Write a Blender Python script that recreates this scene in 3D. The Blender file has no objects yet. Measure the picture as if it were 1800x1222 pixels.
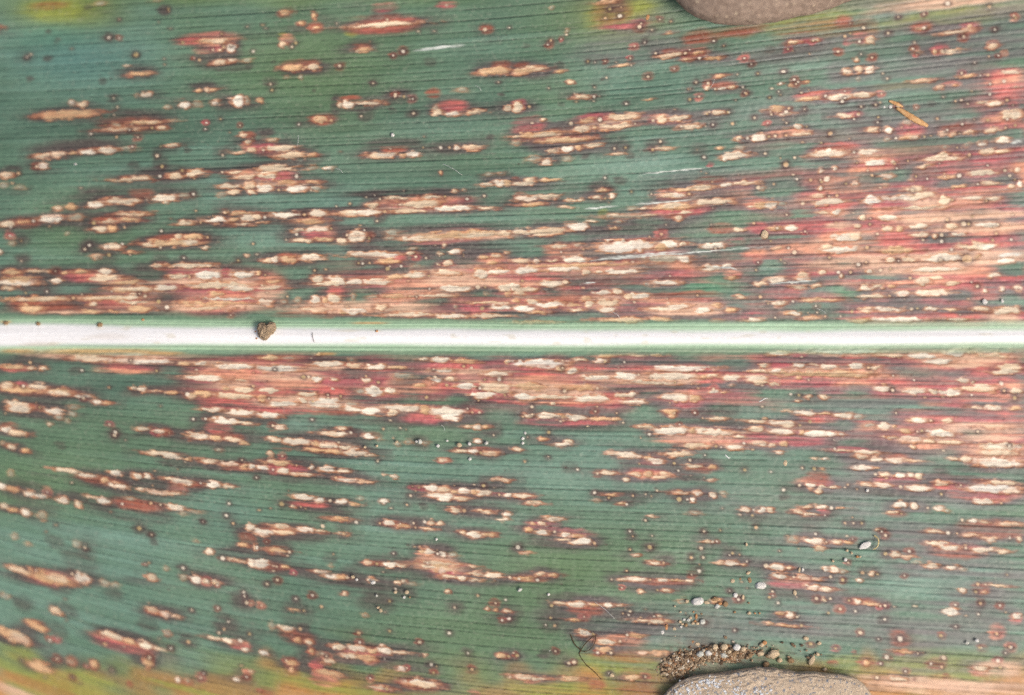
import bpy, bmesh, math, random
import numpy as np

# ------------------------------------------------------------------ scale
# one photograph pixel is 0.07 mm in the place: the framed piece of leaf is 126 mm wide
S = 7.0e-5
D = 4000.0                 # camera height above the leaf, in the same pixel unit
SUN_EL, SUN_AZ = 52.0, 118.0   # azimuth clockwise from +Y

scene = bpy.context.scene
col = scene.collection

# ------------------------------------------------------------------ camera
cam_d = bpy.data.cameras.new('camera')
cam = bpy.data.objects.new('camera', cam_d)
col.objects.link(cam)
cam.location = (0, 0, D * S)
cam_d.sensor_width = 36.0
cam_d.lens = 36.0 * D / 1800.0
cam_d.clip_start = 0.01
cam_d.clip_end = 20.0
cam_d.dof.use_dof = True
cam_d.dof.focus_distance = D * S
cam_d.dof.aperture_fstop = 3.8
scene.camera = cam

# ------------------------------------------------------------------ sky and sun
world = bpy.data.worlds.new('World')
scene.world = world
world.use_nodes = True
wn = world.node_tree
wn.nodes.clear()
wo = wn.nodes.new('ShaderNodeOutputWorld')
wb = wn.nodes.new('ShaderNodeBackground')
sky = wn.nodes.new('ShaderNodeTexSky')
sky.sky_type = 'NISHITA'
sky.sun_disc = False
sky.sun_elevation = math.radians(SUN_EL)
sky.sun_rotation = math.radians(SUN_AZ)
sky.air_density = 0.6
sky.dust_density = 6.0
sky.ozone_density = 0.3
wb.inputs['Strength'].default_value = 0.122
wn.links.new(sky.outputs['Color'], wb.inputs['Color'])
wn.links.new(wb.outputs['Background'], wo.inputs['Surface'])

sun_d = bpy.data.lights.new('sun', 'SUN')
sun_d.energy = 1.1
sun_d.angle = math.radians(22)
sun_d.color = (1.0, 0.98, 0.95)
sun = bpy.data.objects.new('sun', sun_d)
col.objects.link(sun)
sun.rotation_euler = (math.radians(90 - SUN_EL), 0, math.radians(180 - SUN_AZ))

scene.render.filter_size = 1.8
scene.cycles.use_denoising = False      # fine grain, like the film's
scene.view_settings.view_transform = 'Standard'
scene.view_settings.look = 'None'
scene.view_settings.gamma = 1.0
scene.view_settings.use_curve_mapping = False
scene.view_settings.exposure = 0.18

rng = np.random.default_rng(7)
random.seed(7)

def lin(r, g, b):
    c = np.array([r, g, b], dtype=np.float64) / 255.0
    return np.where(c <= 0.04045, c / 12.92, ((c + 0.055) / 1.055) ** 2.4).astype(np.float32)

def lin4(r, g, b):
    c = lin(r, g, b)
    return (float(c[0]), float(c[1]), float(c[2]), 1.0)

# ------------------------------------------------------------------ naming helpers
def empty(name, loc=(0, 0, 0)):
    o = bpy.data.objects.new(name, None)
    o.empty_display_size = 0.005
    o.location = loc
    col.objects.link(o)
    return o

def tag(o, label=None, cat=None, group=None, kind=None):
    if label: o['label'] = label
    if cat: o['category'] = cat
    if group: o['group'] = group
    if kind: o['kind'] = kind
    return o
TILES = """
T 0 0 5.96
g 250 850 100 230|b 330 700 60 80|d 990 1100 32 40|k 920 80 80|s 1250 205 24|k 510 340 60|k 600 420 60|k 500 610 90|k 320 830 70|S 1425 575 55|c 1290 1360 690 30|o 1350 1600 770 50|h 1250 1650 750 150|C 1480 1600 990 70|d 1410 1460 995 40|C 715 790 1075 60|c 800 925 1095 70|o 480 1020 1185 80|c 500 560 1210 30|d 1720 1788 1115 60|s 1230 1120 25|s 1765 95 40|h 1650 1788 110 120|k 1080 850 70|d 1620 1680 10 20
T 300 0 5.96
o 1140 1270 135 40|R 1130 1280 130 110|o 1480 1530 160 70|R 1470 1540 160 100|o 1490 1560 285 60|R 1440 1600 285 130|o 1340 1400 245 35|R 1320 1420 245 60|r 100 680 400 120|r 260 560 510 100|o 250 660 430 50|c 400 600 430 45|s 130 447 45|C 590 690 500 100|s 555 495 40|s 445 520 40|c 500 540 520 25|s 865 540 45|s 300 630 45|s 805 280 30|s 535 355 25|h 380 860 700 80|c 420 590 660 55|c 600 700 635 40|d 740 850 630 50|r 1140 1290 410 100|c 1140 1220 460 60|s 1270 495 40|s 1310 450 30|g 1130 1230 370 60|R 1190 1560 660 60|o 1160 1390 715 80|c 1430 1560 705 70|o 1380 1450 710 40|h 1170 1570 760 80|s 1045 885 35|s 1060 945 30|k 1050 860 110|k 1070 650 50|o 260 330 945 45|c 360 410 940 45|o 400 490 940 30|h 200 500 900 90|C 80 220 1095 80|d 220 340 1095 70|C 420 520 1078 55|C 630 770 1060 110|d 770 830 1055 70|o 895 980 1050 50|k 930 1040 70|c 1745 1800 1095 60|h 1680 1788 1100 180|d 1190 1240 805 30|d 1340 1390 815 40|k 1500 950 40|k 820 690 60
T 600 0 5.96
r 320 580 80 110|R 60 800 260 190|c 80 780 260 55|r 200 800 215 40|r 220 680 315 50|g 40 200 340 100|o 130 310 520 60|R 120 310 490 80|C 140 190 535 30|h 40 370 470 110|w 760 1290 500 35 -60|s 1505 310 50|R 1440 1600 300 110|s 1760 290 40|r 1000 1210 55 90|d 1090 1130 55 40|k 930 645 100|o 1420 1790 750 80|R 1560 1790 680 90|C 0 140 1095 75|c 140 420 1080 55|R 0 210 1030 60|h 0 420 1100 130|s 560 1012 45|s 655 1012 55|h 430 760 1000 160|k 530 1155 60|R 900 1040 980 100|r 1020 1350 1110 130|c 940 1060 1195 80|C 1080 1250 1195 50|c 1300 1520 1175 60|d 950 1030 1130 50|k 1680 990 70|d 1195 1330 945 50|c 1700 1790 1140 60
T 900 0 5.96
b 860 1250 110 270|g 800 1500 140 300|r 900 1450 260 80|o 870 1110 20 40|S 1025 95 55|S 1130 165 50|S 975 190 45|S 1335 280 70|R 1250 1430 290 110|g 1200 1450 60 120|s 1665 225 20|o 1620 1680 350 25|d 390 440 80 50|s 375 470 40|s 405 425 30|R 330 440 460 120|k 150 480 60|s 1390 445 30|h 1340 1440 440 90|s 570 365 30|d 555 595 320 40|c 1520 1790 580 70|R 1550 1790 540 70|c 0 350 735 70|o 0 230 750 60|R 0 200 680 70|o 455 550 750 40|k 490 690 100|s 795 645 30|s 870 655 30|o 1095 1230 685 28|s 1250 685 15|l 600 1790 500 330|c 570 660 860 50|k 950 825 50|s 990 815 25|c 650 830 1015 55|s 860 1015 40|h 640 950 1010 110|o 1400 1475 1042 28|c 0 120 1130 110|r 0 150 1100 140|s 180 1120 40|s 865 915 35|r 700 1000 1205 40|c 1020 1340 1205 50|h 1180 1790 1180 80|k 520 1100 50
T 1200 0 5.96
R 0 300 420 220|b 0 900 350 120|o 0 60 560 25|o 100 220 555 30|R 0 280 560 100|s 175 610 35|o 230 410 605 50|o 0 100 625 25|g 850 1788 200 230|b 1000 1788 300 190|r 1150 1460 430 60|c 1080 1220 445 40|c 1350 1430 420 35|R 1600 1788 230 150|s 1700 380 50|s 1755 245 30|s 1755 350 30|r 1680 1788 430 70|s 430 480 25|R 400 900 320 90|l 280 1700 560 160|k 910 520 90|o 335 455 800 45|S 140 862 35|c 235 300 925 50|C 355 470 925 50|c 470 555 920 50|s 340 930 20|R 250 560 890 70|s 630 915 30|s 60 935 25|s 575 780 30|s 790 770 30|s 1045 750 30|s 665 980 35|h 640 740 980 50|s 910 1025 30|o 1105 1165 900 30|C 1005 1050 880 30|o 1265 1330 860 40|R 1240 1330 860 50|s 1210 858 30|s 1320 940 25|s 1245 970 25|s 1025 995 22|s 1005 958 18|C 1670 1780 750 60|l 1500 1788 750 250|o 1190 1460 1040 60|C 1480 1788 1020 70|r 1150 1600 985 60|r 1600 1788 950 40|s 75 1043 35|c 880 1060 1145 35|s 1110 1135 30|c 300 450 1185 45|s 255 1195 30|s 485 1178 28|c 1010 1160 1190 35|s 930 1200 30|h 870 1160 1170 80|h 230 500 1180 80|c 1620 1788 1205 40|o 0 60 1215 30
T 1500 0 5.96
t 250 1750 22 120|g 300 1500 190 230|b 0 250 330 250|S 110 290 50|r 0 150 400 100|s 65 435 45|c 120 240 420 70|o 680 790 295 40|R 600 830 290 130|d 640 700 300 30|r 1100 1330 290 120|c 900 1280 330 50|o 1190 1250 285 50|s 990 40 60|S 1425 70 60|r 1640 1740 190 90|s 1700 185 40|s 622 510 40|R 570 700 520 100|d 640 710 555 35|r 810 1000 520 120|o 830 880 550 45|c 890 1130 540 55|c 1400 1520 485 70|R 1400 1530 450 50|s 1270 660 35|s 1420 590 30|c 0 60 615 50|c 20 100 725 60|C 110 240 725 80|d 30 70 825 35|s 310 770 25|g 180 950 890 70|c 600 830 850 40|R 720 830 830 40|r 950 1120 880 60|o 1100 1280 800 40|s 1330 790 35|s 1410 785 35|r 1400 1760 830 230|c 1560 1760 760 40|s 1580 850 50|c 870 960 915 45|o 1040 1110 890 30|r 1450 1760 990 130|c 0 190 1000 70|k 290 1000 60|s 940 1018 30|s 1240 955 35|s 1430 990 35|s 1610 1050 45|C 1400 1560 1085 60|c 1290 1420 1075 40|k 820 1085 70|s 1070 1060 20|s 1200 1090 25|c 1540 1760 1170 90|d 1670 1740 910 25|l 400 1400 550 350|l 1000 1788 1100 200|s 55 1195 40
T 0 180 4
c 300 400 105 45|o 270 680 85 70|R 700 1150 160 110|s 742 160 25|o 900 1150 140 35|c 1000 1130 135 25|c 720 1010 190 30|s 1070 180 25|c 1100 1170 180 30|h 640 1200 110 120|d 780 860 160 25|d 1180 1260 130 15|s 640 220 35|s 820 245 25|c 240 370 380 35|c 350 470 368 45|o 480 540 360 35|C 560 680 352 40|C 680 830 338 45|d 840 960 325 30|h 240 850 300 110|R 560 760 325 30|C 265 340 443 45|s 1130 310 20|c 1170 1260 305 30|k 1320 335 45|s 1105 375 30|s 1140 453 35|k 940 440 70|h 1070 1180 430 120|s 1565 372 30|s 1550 118 28|c -10 95 513 50|s 130 500 40|h -10 160 480 70|d 0 60 585 40|d 110 190 600 35|k 210 600 40|c 770 1000 545 35|c 910 1060 530 45|s 1125 522 25|c 1180 1290 515 45|c 1280 1460 500 45|s 1280 478 30|h 860 1400 500 110|c 370 440 740 40|o 450 540 730 45|C 610 730 720 50|c 720 1000 695 50|C 1060 1240 675 50|s 1030 685 20|d 1240 1350 660 25|S 1360 645 35|R 920 1080 640 60|h 480 1350 640 120|c 1140 1190 705 25|k 1235 695 45|c 1680 1750 232 40|R 1700 1800 230 60|s 1775 250 25|c 1720 1770 280 35|c 1740 1800 338 45|c 1620 1760 348 30|r 1700 1800 300 80|c 1600 1720 490 25|r 1600 1800 490 40|s 1562 490 25|c 1640 1800 525 40|c 1530 1700 590 40|c 1600 1690 635 45|d 1520 1600 650 40|c 1700 1800 590 80|c 1740 1800 635 40|s 1378 762 25|o 1565 1610 770 30
T 450 180 4
R 380 560 120 80|o 400 510 122 55|s 530 128 30|s 740 98 25|k 770 90 90|s 300 155 25|r 0 130 310 110|c 80 150 265 25|c 60 280 325 45|c 140 360 372 55|o 360 430 370 25|s 50 335 30|h 0 400 360 120|h 0 140 210 60|c 780 1000 372 50|C 850 1000 365 45|C 1050 1155 365 50|o 1000 1060 370 30|R 880 1060 330 40|h 780 1160 300 110|s 1175 318 20|s 1300 320 28|s 1360 318 25|C 1390 1440 322 35|c 1440 1600 315 50|h 1160 1600 320 90|k 1640 243 50|d 360 430 460 35|C 455 540 460 40|r 0 280 520 60|c 0 280 465 50|c 0 150 520 50|o 140 290 560 40|C 0 120 600 90|C 200 370 605 55|o 340 450 560 22|d 380 475 605 40|s 285 520 30|s 160 615 25|s 385 620 25|h 200 480 560 130|o 1290 1310 495 20|c 1380 1420 625 25|d 1450 1480 620 25|r 830 1540 700 80|c 560 920 775 40|C 680 860 770 35|c 770 870 720 40|c 910 1080 675 35|c 1150 1300 665 35|c 1000 1300 715 60|C 1220 1530 745 42|c 930 1220 765 30|c 1550 1680 740 30|s 905 770 30|s 870 680 20|s 1330 660 22|s 1485 680 25|s 660 712 25|s 565 732 22|h 560 1560 640 80|s 835 655 20|c 1570 1670 580 30|C 1670 1780 572 40|o 1740 1800 570 50|h 1570 1800 520 80|d 1610 1680 505 25|d 1690 1760 500 25
T 900 180 4
r 0 240 160 110|r 420 720 110 60|c 205 240 120 35|s 415 148 35|o 470 590 130 35|s 620 122 35|c 590 640 122 25|c 670 890 100 45|c 430 560 188 55|o 560 600 175 25|c 610 850 168 50|s 865 150 25|o 0 370 225 45|c 150 370 230 40|o 180 560 265 40|c 0 60 240 30|R 0 560 230 90|d 0 70 290 40|h 0 700 280 120|s 990 128 30|c 1010 1090 118 50|c 1090 1250 108 45|r 960 1100 115 60|h 950 1260 110 110|c 1180 1335 172 45|s 1190 170 25|c 1400 1500 72 30|o 1350 1400 80 20|s 1520 70 22|h 1340 1540 70 60|s 1550 150 25|s 1705 108 30|k 1700 105 60|c 250 330 345 35|C 330 440 328 45|o 440 490 318 30|c 510 640 300 40|d 600 650 298 20|k 760 310 130|s 720 325 25|s 800 320 30|c 700 800 365 25|k 830 375 60|s 1045 275 30|s 990 333 25|c 1000 1130 325 30|h 940 1100 300 90|d 100 210 390 45|C 205 280 422 45|k 320 415 50|d 360 420 400 40|k 520 380 50|c 1560 1620 260 40|s 1655 252 30|C 1670 1790 250 55|h 1560 1790 230 110|o 1440 1490 318 25|d 1570 1640 325 30|C 1470 1660 375 60|C 1480 1520 400 30|s 1300 335 22|s 1350 385 30|k 1310 330 100|s 1780 360 30|r 1370 1420 435 40|c 0 180 568 50|c 80 160 545 40|o 200 340 550 30|R 0 60 545 40|s 655 530 22|k 760 550 80|C 20 200 675 50|c 180 340 660 40|o 60 230 715 30|R 20 100 660 60|o 590 670 620 25|s 840 630 25|k 620 600 130|c 370 450 690 40|c 450 510 685 35|c 560 630 672 22|C 690 725 660 35|s 680 705 22|c 340 430 740 25|s 655 676 12|h 500 740 640 120|o 1120 1450 605 40|c 1250 1420 595 40|C 1450 1560 580 40|c 1550 1720 570 40|R 1260 1500 550 50|s 980 645 18|c 1020 1240 655 40|C 1130 1210 650 30|s 1245 645 22|r 1000 1240 650 60|h 1000 1720 600 160|w 870 1280 700 12 -32|w 500 740 740 14 -18|w 890 1380 485 14 -48|c 1280 1570 700 45|o 960 1290 735 50|c 1050 1200 720 40|c 890 960 745 25|d 820 890 745 25|r 960 1400 760 80|c 880 1040 790 20|s 1410 745 15|c 1660 1710 730 25|o 1700 1800 720 60|r 1640 1800 710 80|s 1730 600 35|d 1730 1780 600 30|l 900 1800 520 100
T 1350 180 4
o 0 120 48 40|s 148 42 20|c 70 170 80 25|h 0 160 60 80|c 490 600 92 35|s 635 85 30|r 500 660 85 50|l 480 1300 150 300|C 185 240 175 55|d 100 170 180 25|s 272 172 18|c 150 310 222 35|S 128 232 35|s 50 235 22|s 5 240 30|r 0 280 215 60|S 438 220 35|s 130 145 18|s 775 105 18|s 605 118 15|c 690 780 195 30|s 790 193 18|C 820 880 193 50|r 890 1120 190 90|c 950 1060 245 45|C 1000 1060 248 35|s 1100 240 30|s 900 252 22|o 920 1000 250 25|d 820 860 258 30|C 1205 1270 222 50|c 1270 1330 222 30|s 1345 218 25|c 1370 1450 212 35|R 1200 1460 180 60|d 940 1010 140 40|s 1190 115 22|s 1450 122 15|s 1545 125 20|r 1500 1780 110 120|c 1640 1790 90 70|c 1640 1720 105 40|s 1740 162 30|c 1510 1640 195 30|s 1670 178 15|C 1460 1545 290 35|C 1590 1710 268 45|d 1370 1440 295 35|s 1330 318 20|w 1700 1790 280 20 -10|d 1220 1270 315 15|r 350 640 310 60|R 300 620 330 60|C 290 560 362 50|C 400 450 345 40|s 605 350 25|C 635 790 350 40|d 650 860 375 25|s 375 285 15|h 280 640 370 120|S 125 438 40|s 188 388 25|s 625 425 25|C 670 840 425 38|s 890 432 22|c 860 900 420 25|r 620 900 430 100|s 905 465 22|s 985 412 25|C 350 400 482 35|C 455 490 472 35|C 390 440 540 45|s 300 545 30|S 370 545 25|s 378 560 22|s 205 540 25|s 40 575 30|C 350 390 605 40|s 550 572 30|C 585 635 572 40|s 730 515 25|s 700 480 20|C 780 880 515 38|r 560 760 490 130|d 810 850 590 30|l 0 800 540 120|r 1100 1790 430 160|r 1350 1620 410 100|c 1080 1360 395 50|c 1200 1260 370 40|c 1480 1600 345 60|c 1590 1700 345 30|s 1415 368 30|s 1205 430 25|c 1050 1150 445 30|s 1545 445 20|c 1380 1620 500 60|s 1665 480 25|c 1720 1790 475 30|s 1345 515 35|o 1160 1340 525 30|s 1240 520 20|s 1040 520 25|s 1120 538 20|d 990 1030 545 30|s 1700 515 25|s 1735 545 30|c 1690 1740 597 35|C 1750 1790 575 70|c 1480 1640 570 30|o 1280 1400 590 30|s 1475 575 22|r 180 660 690 140|s 245 712 35|C 290 560 700 55|c 310 400 655 30|s 485 655 30|s 430 660 22|B 660 800 685 64|B 780 1180 668 52|c 1000 1180 650 50|s 1015 622 30|c 960 1100 610 40|r 600 900 650 80|r 800 1000 720 50|c 1180 1300 690 60|s 1295 685 25|C 1360 1520 672 40|s 1535 690 25|c 1520 1640 680 30|r 1100 1700 620 60|c 920 1270 740 30|t 1050 1300 710 60|C -20 70 715 70|d 70 130 715 25|c 350 430 772 35|C 440 520 768 45|s 130 790 30|r 340 540 740 50|r 1300 1790 760 60|t 1280 1790 790 50
T 0 370 4
c 0 110 95 55|o 110 220 85 30|s 235 75 35|C 270 460 60 60|d 460 600 50 40|R 90 280 90 70|h 0 470 80 100|c 690 850 75 40|o 840 990 65 30|s 660 88 40|R 640 860 70 60|c 810 1060 25 30|c 860 950 22 22|c 640 760 130 35|o 750 830 122 40|s 875 118 30|d 460 490 160 30|h 640 1080 60 110|d 60 110 185 25|k 150 215 100|d 60 110 230 35|s 150 215 20|C -10 20 290 40|k 160 340 100|s 150 355 20|c 1240 1360 90 35|C 1440 1600 68 45|s 1410 85 25|o 1600 1690 62 25|C 1690 1800 55 50|c 1650 1800 98 22|h 1240 1800 80 90|s 1580 15 30|o 1610 1800 20 20|s 628 245 35|k 620 240 100|c 730 860 258 50|C 730 780 262 40|s 860 235 30|c 640 720 318 35|d 660 700 340 20|s 765 315 28|o 890 960 295 22|k 740 300 150|o 1000 1420 230 50|c 1000 1080 240 35|o 1140 1260 225 35|c 1220 1290 188 35|o 1280 1430 190 35|c 1280 1400 220 35|R 1080 1450 200 70|s 1460 188 30|s 1128 260 25|c 1420 1470 262 28|s 1135 145 25|h 1000 1480 210 120|o 20 150 438 35|c 180 350 425 22|R 0 170 440 60|h 0 350 460 110|C -20 260 508 50|o 0 250 480 40|c 0 100 545 25|C 360 440 492 45|r 420 720 460 80|o 430 480 440 30|o 520 620 435 30|C 690 790 430 50|c 600 860 478 45|o 790 1000 505 30|h 360 860 420 90|s 1780 238 30|c 1720 1760 318 30|s 1675 352 25|c 1070 1145 395 40|s 1088 375 20|R 1070 1180 390 60|k 1120 350 100|k 1000 440 150|c 1180 1520 385 40|r 1150 1480 420 60|c 1180 1330 470 45|C 1360 1560 455 65|s 1330 465 30|C 1610 1800 450 55|r 1540 1640 440 60|t 1100 1800 500 40|o 780 1090 555 40|C 1060 1260 540 45|c 850 1050 550 30|s 785 570 22|c 1280 1800 525 45|r 1440 1800 580 90|C 1580 1800 550 50|o 1480 1580 590 50|h 600 1100 560 100|o 0 480 625 40|c 120 200 630 35|c 250 400 625 35|d 420 470 615 20|R 100 480 640 70|s 180 580 20|s 330 570 20|s 515 615 30|s 575 590 20|o 540 980 615 40|c 560 980 608 25|c 880 980 605 40|s 1020 602 35|r 600 1080 640 80|c 620 690 660 30|c 820 1080 640 30|c 920 970 650 40|s 1115 640 35|S 1175 680 40|o 130 300 690 50|R 100 560 690 80|o 570 700 710 30|o 760 840 712 20|o 900 1080 690 40|t 100 1100 715 16|t 1200 1800 680 60|o 1250 1800 655 40|c 1300 1600 690 30|r 1500 1800 630 60|C 1420 1800 620 35|h 0 1100 700 80
T 450 370 4
C 100 325 33 45|C 360 510 25 45|c -20 35 45 40|s 62 48 22|S 340 30 30|o 280 450 70 25|o 300 480 80 25|R 270 500 60 40|o 0 90 85 20|s 850 75 20|k 870 50 80|h 0 520 70 70|C 340 520 130 55|c 240 350 140 35|s 530 128 20|s 285 170 35|r 320 560 170 70|c 260 400 212 35|o 400 560 205 30|C 640 780 185 80|c 560 640 210 50|s 640 175 22|s 795 195 25|R 760 850 175 60|d 560 640 235 15|h 240 860 160 100|d 910 1000 160 35|d 910 980 195 30|t 1000 1800 180 60|C 1000 1340 195 45|o 1150 1800 170 55|c 1440 1680 175 35|c 1700 1800 155 60|h 1000 1800 120 60|c 40 120 355 30|C 105 160 348 45|o 170 300 345 45|C 300 490 335 48|R 160 310 335 70|h 0 500 310 100|C 610 1010 312 40|C 880 1000 318 45|o 850 1020 355 40|c 1050 1130 300 30|d 1080 1130 270 25|r 940 1060 330 60|s 720 372 18|s 750 375 18|s 800 370 18|s 940 392 18|s 925 410 35|s 1020 392 22|d 1080 1160 388 25|h 620 1300 280 110|c 1305 1340 248 30|c 1275 1315 305 30|C 1345 1440 290 40|s 1195 335 30|s 1460 320 25|o 1570 1640 325 30|c 1650 1730 315 30|c 1740 1790 292 25|r 1570 1760 330 70|o 1620 1700 365 25|c 1310 1390 375 45|s 1275 378 25|r 1260 1400 380 40|h 1140 1800 280 140|s 412 423 28|o 0 35 440 35|s 65 455 20|r 0 200 510 110|c 0 190 540 40|o 60 180 500 25|t 0 200 590 60|C 0 120 640 55|s 220 605 22|c 390 480 480 45|C 500 640 500 70|c 380 600 515 35|C 740 960 505 45|C 620 760 505 40|c 1030 1200 455 50|C 1100 1200 455 30|o 900 1040 470 40|R 640 1000 475 30|s 1215 462 22|h 600 1100 440 60|t 1250 1500 450 80|c 1260 1450 440 50|C 1520 1640 445 80|C 1600 1800 432 45|r 1450 1800 430 60|r 960 1300 560 130|r 500 620 560 70|t 1130 1800 500 70|C 1280 1540 548 50|s 1560 540 35|s 1610 540 22|s 1220 550 25|c 1700 1800 545 60|o 1740 1800 580 40|c 1050 1400 600 30|r 900 1250 590 50|C 370 460 630 45|c 490 600 620 60|o 460 510 630 40|d 170 220 640 30|d 270 320 635 35|d 670 700 610 50|o 880 1080 603 30|d 780 860 610 35|s 1080 605 20|s 1128 608 28|r 940 1140 620 60|t 280 1250 690 80|c 290 560 695 40|C 590 800 705 55|c 830 930 680 40|o 580 640 720 45|c 880 1250 730 40|o 1250 1500 740 35|C 1270 1500 740 25|d 1390 1420 675 30|r 1420 1620 680 60|C 1650 1800 680 60|s 1590 690 40|r 1500 1640 720 50|c 1500 1800 650 25|c 1500 1800 740 30|h 1150 1420 670 60|d 1600 1640 590 25|R 100 600 735 40
T 900 370 4
C 0 200 155 55|c 0 390 150 60|C 390 540 110 70|c 200 400 135 40|R 360 460 85 30|c 520 600 72 22|d 600 1000 40 40|c 680 760 30 30|c 900 1010 28 20|c 1140 1200 50 50|d 720 780 85 25|o 680 740 125 25|c 1180 1270 15 30|R 1080 1240 40 60|r 1000 1100 160 60|S 1050 168 35|h 500 1300 120 150|g 600 680 20 60|B 580 1030 250 86|B 600 880 268 74|C 1040 1170 240 60|o 1000 1090 260 50|c 1170 1230 238 25|d 1230 1290 235 15|R 600 1200 205 25|C 1330 1500 245 50|r 1480 1640 220 60|C 1750 1800 170 50|r 1650 1800 120 80|c 1560 1630 140 40|R 1380 1560 130 70|s 1700 90 25|s 1400 100 20|w 380 1800 310 10 -112|w 640 1200 312 15 -48|c 250 420 250 25|r 250 480 280 100|C 350 530 340 60|s 345 292 22|c 250 330 355 20|C 140 200 360 35|c 0 130 360 35|d 430 500 245 30|C 0 200 420 55|C 230 490 410 55|c 490 560 435 40|c 580 640 432 30|C 640 900 428 50|t 200 900 380 30|o 0 900 385 30|r 0 480 475 60|C 190 380 515 50|c 350 400 505 35|s 75 495 22|C -20 60 540 60|c 0 190 555 40|c 0 100 580 30|R 480 900 500 60|w 500 590 510 8 -6|d 900 1260 340 60|C 1150 1260 345 45|r 700 900 370 50|r 1080 1300 420 110|C 990 1170 512 50|s 1110 460 18|R 1000 1200 490 50|d 920 970 515 25|C 1320 1480 400 50|C 1480 1560 390 40|w 1400 1580 400 14 25|r 1500 1620 450 60|r 1620 1800 300 80|o 1520 1580 472 25|s 1715 418 25|c 1700 1800 515 30|C 560 700 578 40|c 700 780 572 30|r 560 720 570 50|C 820 980 600 45|c 780 850 600 40|C 600 740 695 45|c 500 590 660 45|c 580 760 650 50|o 480 560 620 30|o 0 60 640 40|c 100 190 640 35|C 130 380 660 40|o 380 500 660 30|R 200 500 640 60|C 0 170 690 45|o 100 250 715 25|c 400 500 700 25|s 860 645 18|t 500 780 640 90|c 940 1200 690 40|C 1080 1250 670 50|C 1280 1400 705 50|t 950 1450 700 90|r 1000 1450 630 50|R 1000 1460 600 60|o 1400 1470 670 30|o 1490 1580 700 30|c 1560 1640 605 35|s 1745 608 30|R 1640 1800 605 40|s 1800 655 35|o 600 960 770 35|c 700 900 768 22|o 960 1130 760 30|h 1000 1600 740 60|C 1630 1780 770 25|r 1600 1800 740 40|d 1410 1490 775 30|o 0 380 785 20|d 150 250 790 15|s 1305 597 20
T 1350 370 4
C 110 215 125 45|o 0 100 128 35|s 65 125 22|r 0 700 110 90|c 600 660 105 35|c 640 690 50 50|r 400 720 140 60|C 770 920 52 38|s 720 60 20|s 715 98 22|t 400 600 105 50|r 690 1000 130 80|c 800 880 130 50|o 900 950 130 35|C 980 1130 110 45|t 900 1790 40 70|r 900 1790 40 60|t 1130 1790 120 60|C 1430 1640 105 45|s 1260 65 35|S 1375 95 40|S 1410 95 25|c 1240 1340 110 40|c 1150 1190 175 35|s 1220 172 35|C 1290 1400 170 30|c 1000 1140 170 40|s 1605 160 30|s 770 165 25|s 1440 42 25|C 440 660 190 60|C 470 540 200 50|c 560 660 175 40|s 20 215 28|r 360 480 190 50|s 698 262 35|s 1090 208 30|c 20 110 268 35|s 145 265 22|r 0 360 280 90|s 185 295 35|C 360 660 275 60|c 360 460 255 35|r 300 700 290 60|t 200 1500 360 110|o 780 1040 280 50|r 980 1330 250 40|r 1330 1790 230 90|c 1340 1620 250 60|C 1500 1600 255 40|s 1290 275 40|S 1400 340 90|o 1440 1500 325 35|C 1090 1390 335 70|c 820 900 350 40|c 930 1040 350 40|t 1000 1790 330 120|s 1580 210 35|s 1710 205 35|C 1600 1740 355 35|w 1620 1790 310 30 -14|S 430 332 30|S 635 382 35|S 690 365 25|s 1215 350 30|s 90 345 25|t 250 800 370 60|r 300 800 420 70|R 200 660 400 40|c 360 410 435 35|s 495 435 25|s 580 435 25|c 500 525 460 35|C 680 740 425 40|t 740 1400 425 60|C 1000 1380 415 40|s 790 420 30|s 860 410 22|C 0 130 490 50|C 190 300 475 50|c 210 280 455 40|w 0 340 505 12 -22|r 100 460 440 60|r -20 240 570 110|c 170 270 540 30|c 290 380 530 30|r 800 1350 520 80|c 640 720 548 35|C 650 740 550 25|c 720 820 540 30|o 840 900 535 30|c 1120 1240 470 35|c 1040 1140 500 60|c 1240 1360 510 35|s 1430 505 28|s 1000 475 22|C 1540 1640 458 40|C 900 1000 585 45|C 1010 1290 578 48|s 855 600 35|c 640 830 605 35|C 1510 1550 565 35|C 1620 1670 555 40|C 1730 1790 550 45|R 1700 1790 550 60|c 0 130 648 35|s 175 640 25|o 220 500 630 25|r 100 220 600 80|o 110 240 725 40|C 160 230 722 28|s 280 720 22|s 345 718 20|o 230 380 750 30|c 240 350 760 22|s 400 745 18|s 510 745 22|s 590 712 30|c 640 740 700 40|C 730 960 695 38|s 1010 692 30|s 1050 690 22|C 1090 1200 690 45|c 1240 1330 695 30|s 50 755 25|C 710 1150 770 35|o 570 720 775 35|r 480 800 730 60|r 820 1250 735 50|C 1260 1420 765 30|c 1440 1560 690 30|r 1200 1340 740 60|C 1590 1650 720 40|c 1570 1790 700 60|t 1560 1790 765 70|R 1480 1790 700 60|h 0 1560 720 110|h 700 1480 640 60
T 0 600 4
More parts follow.
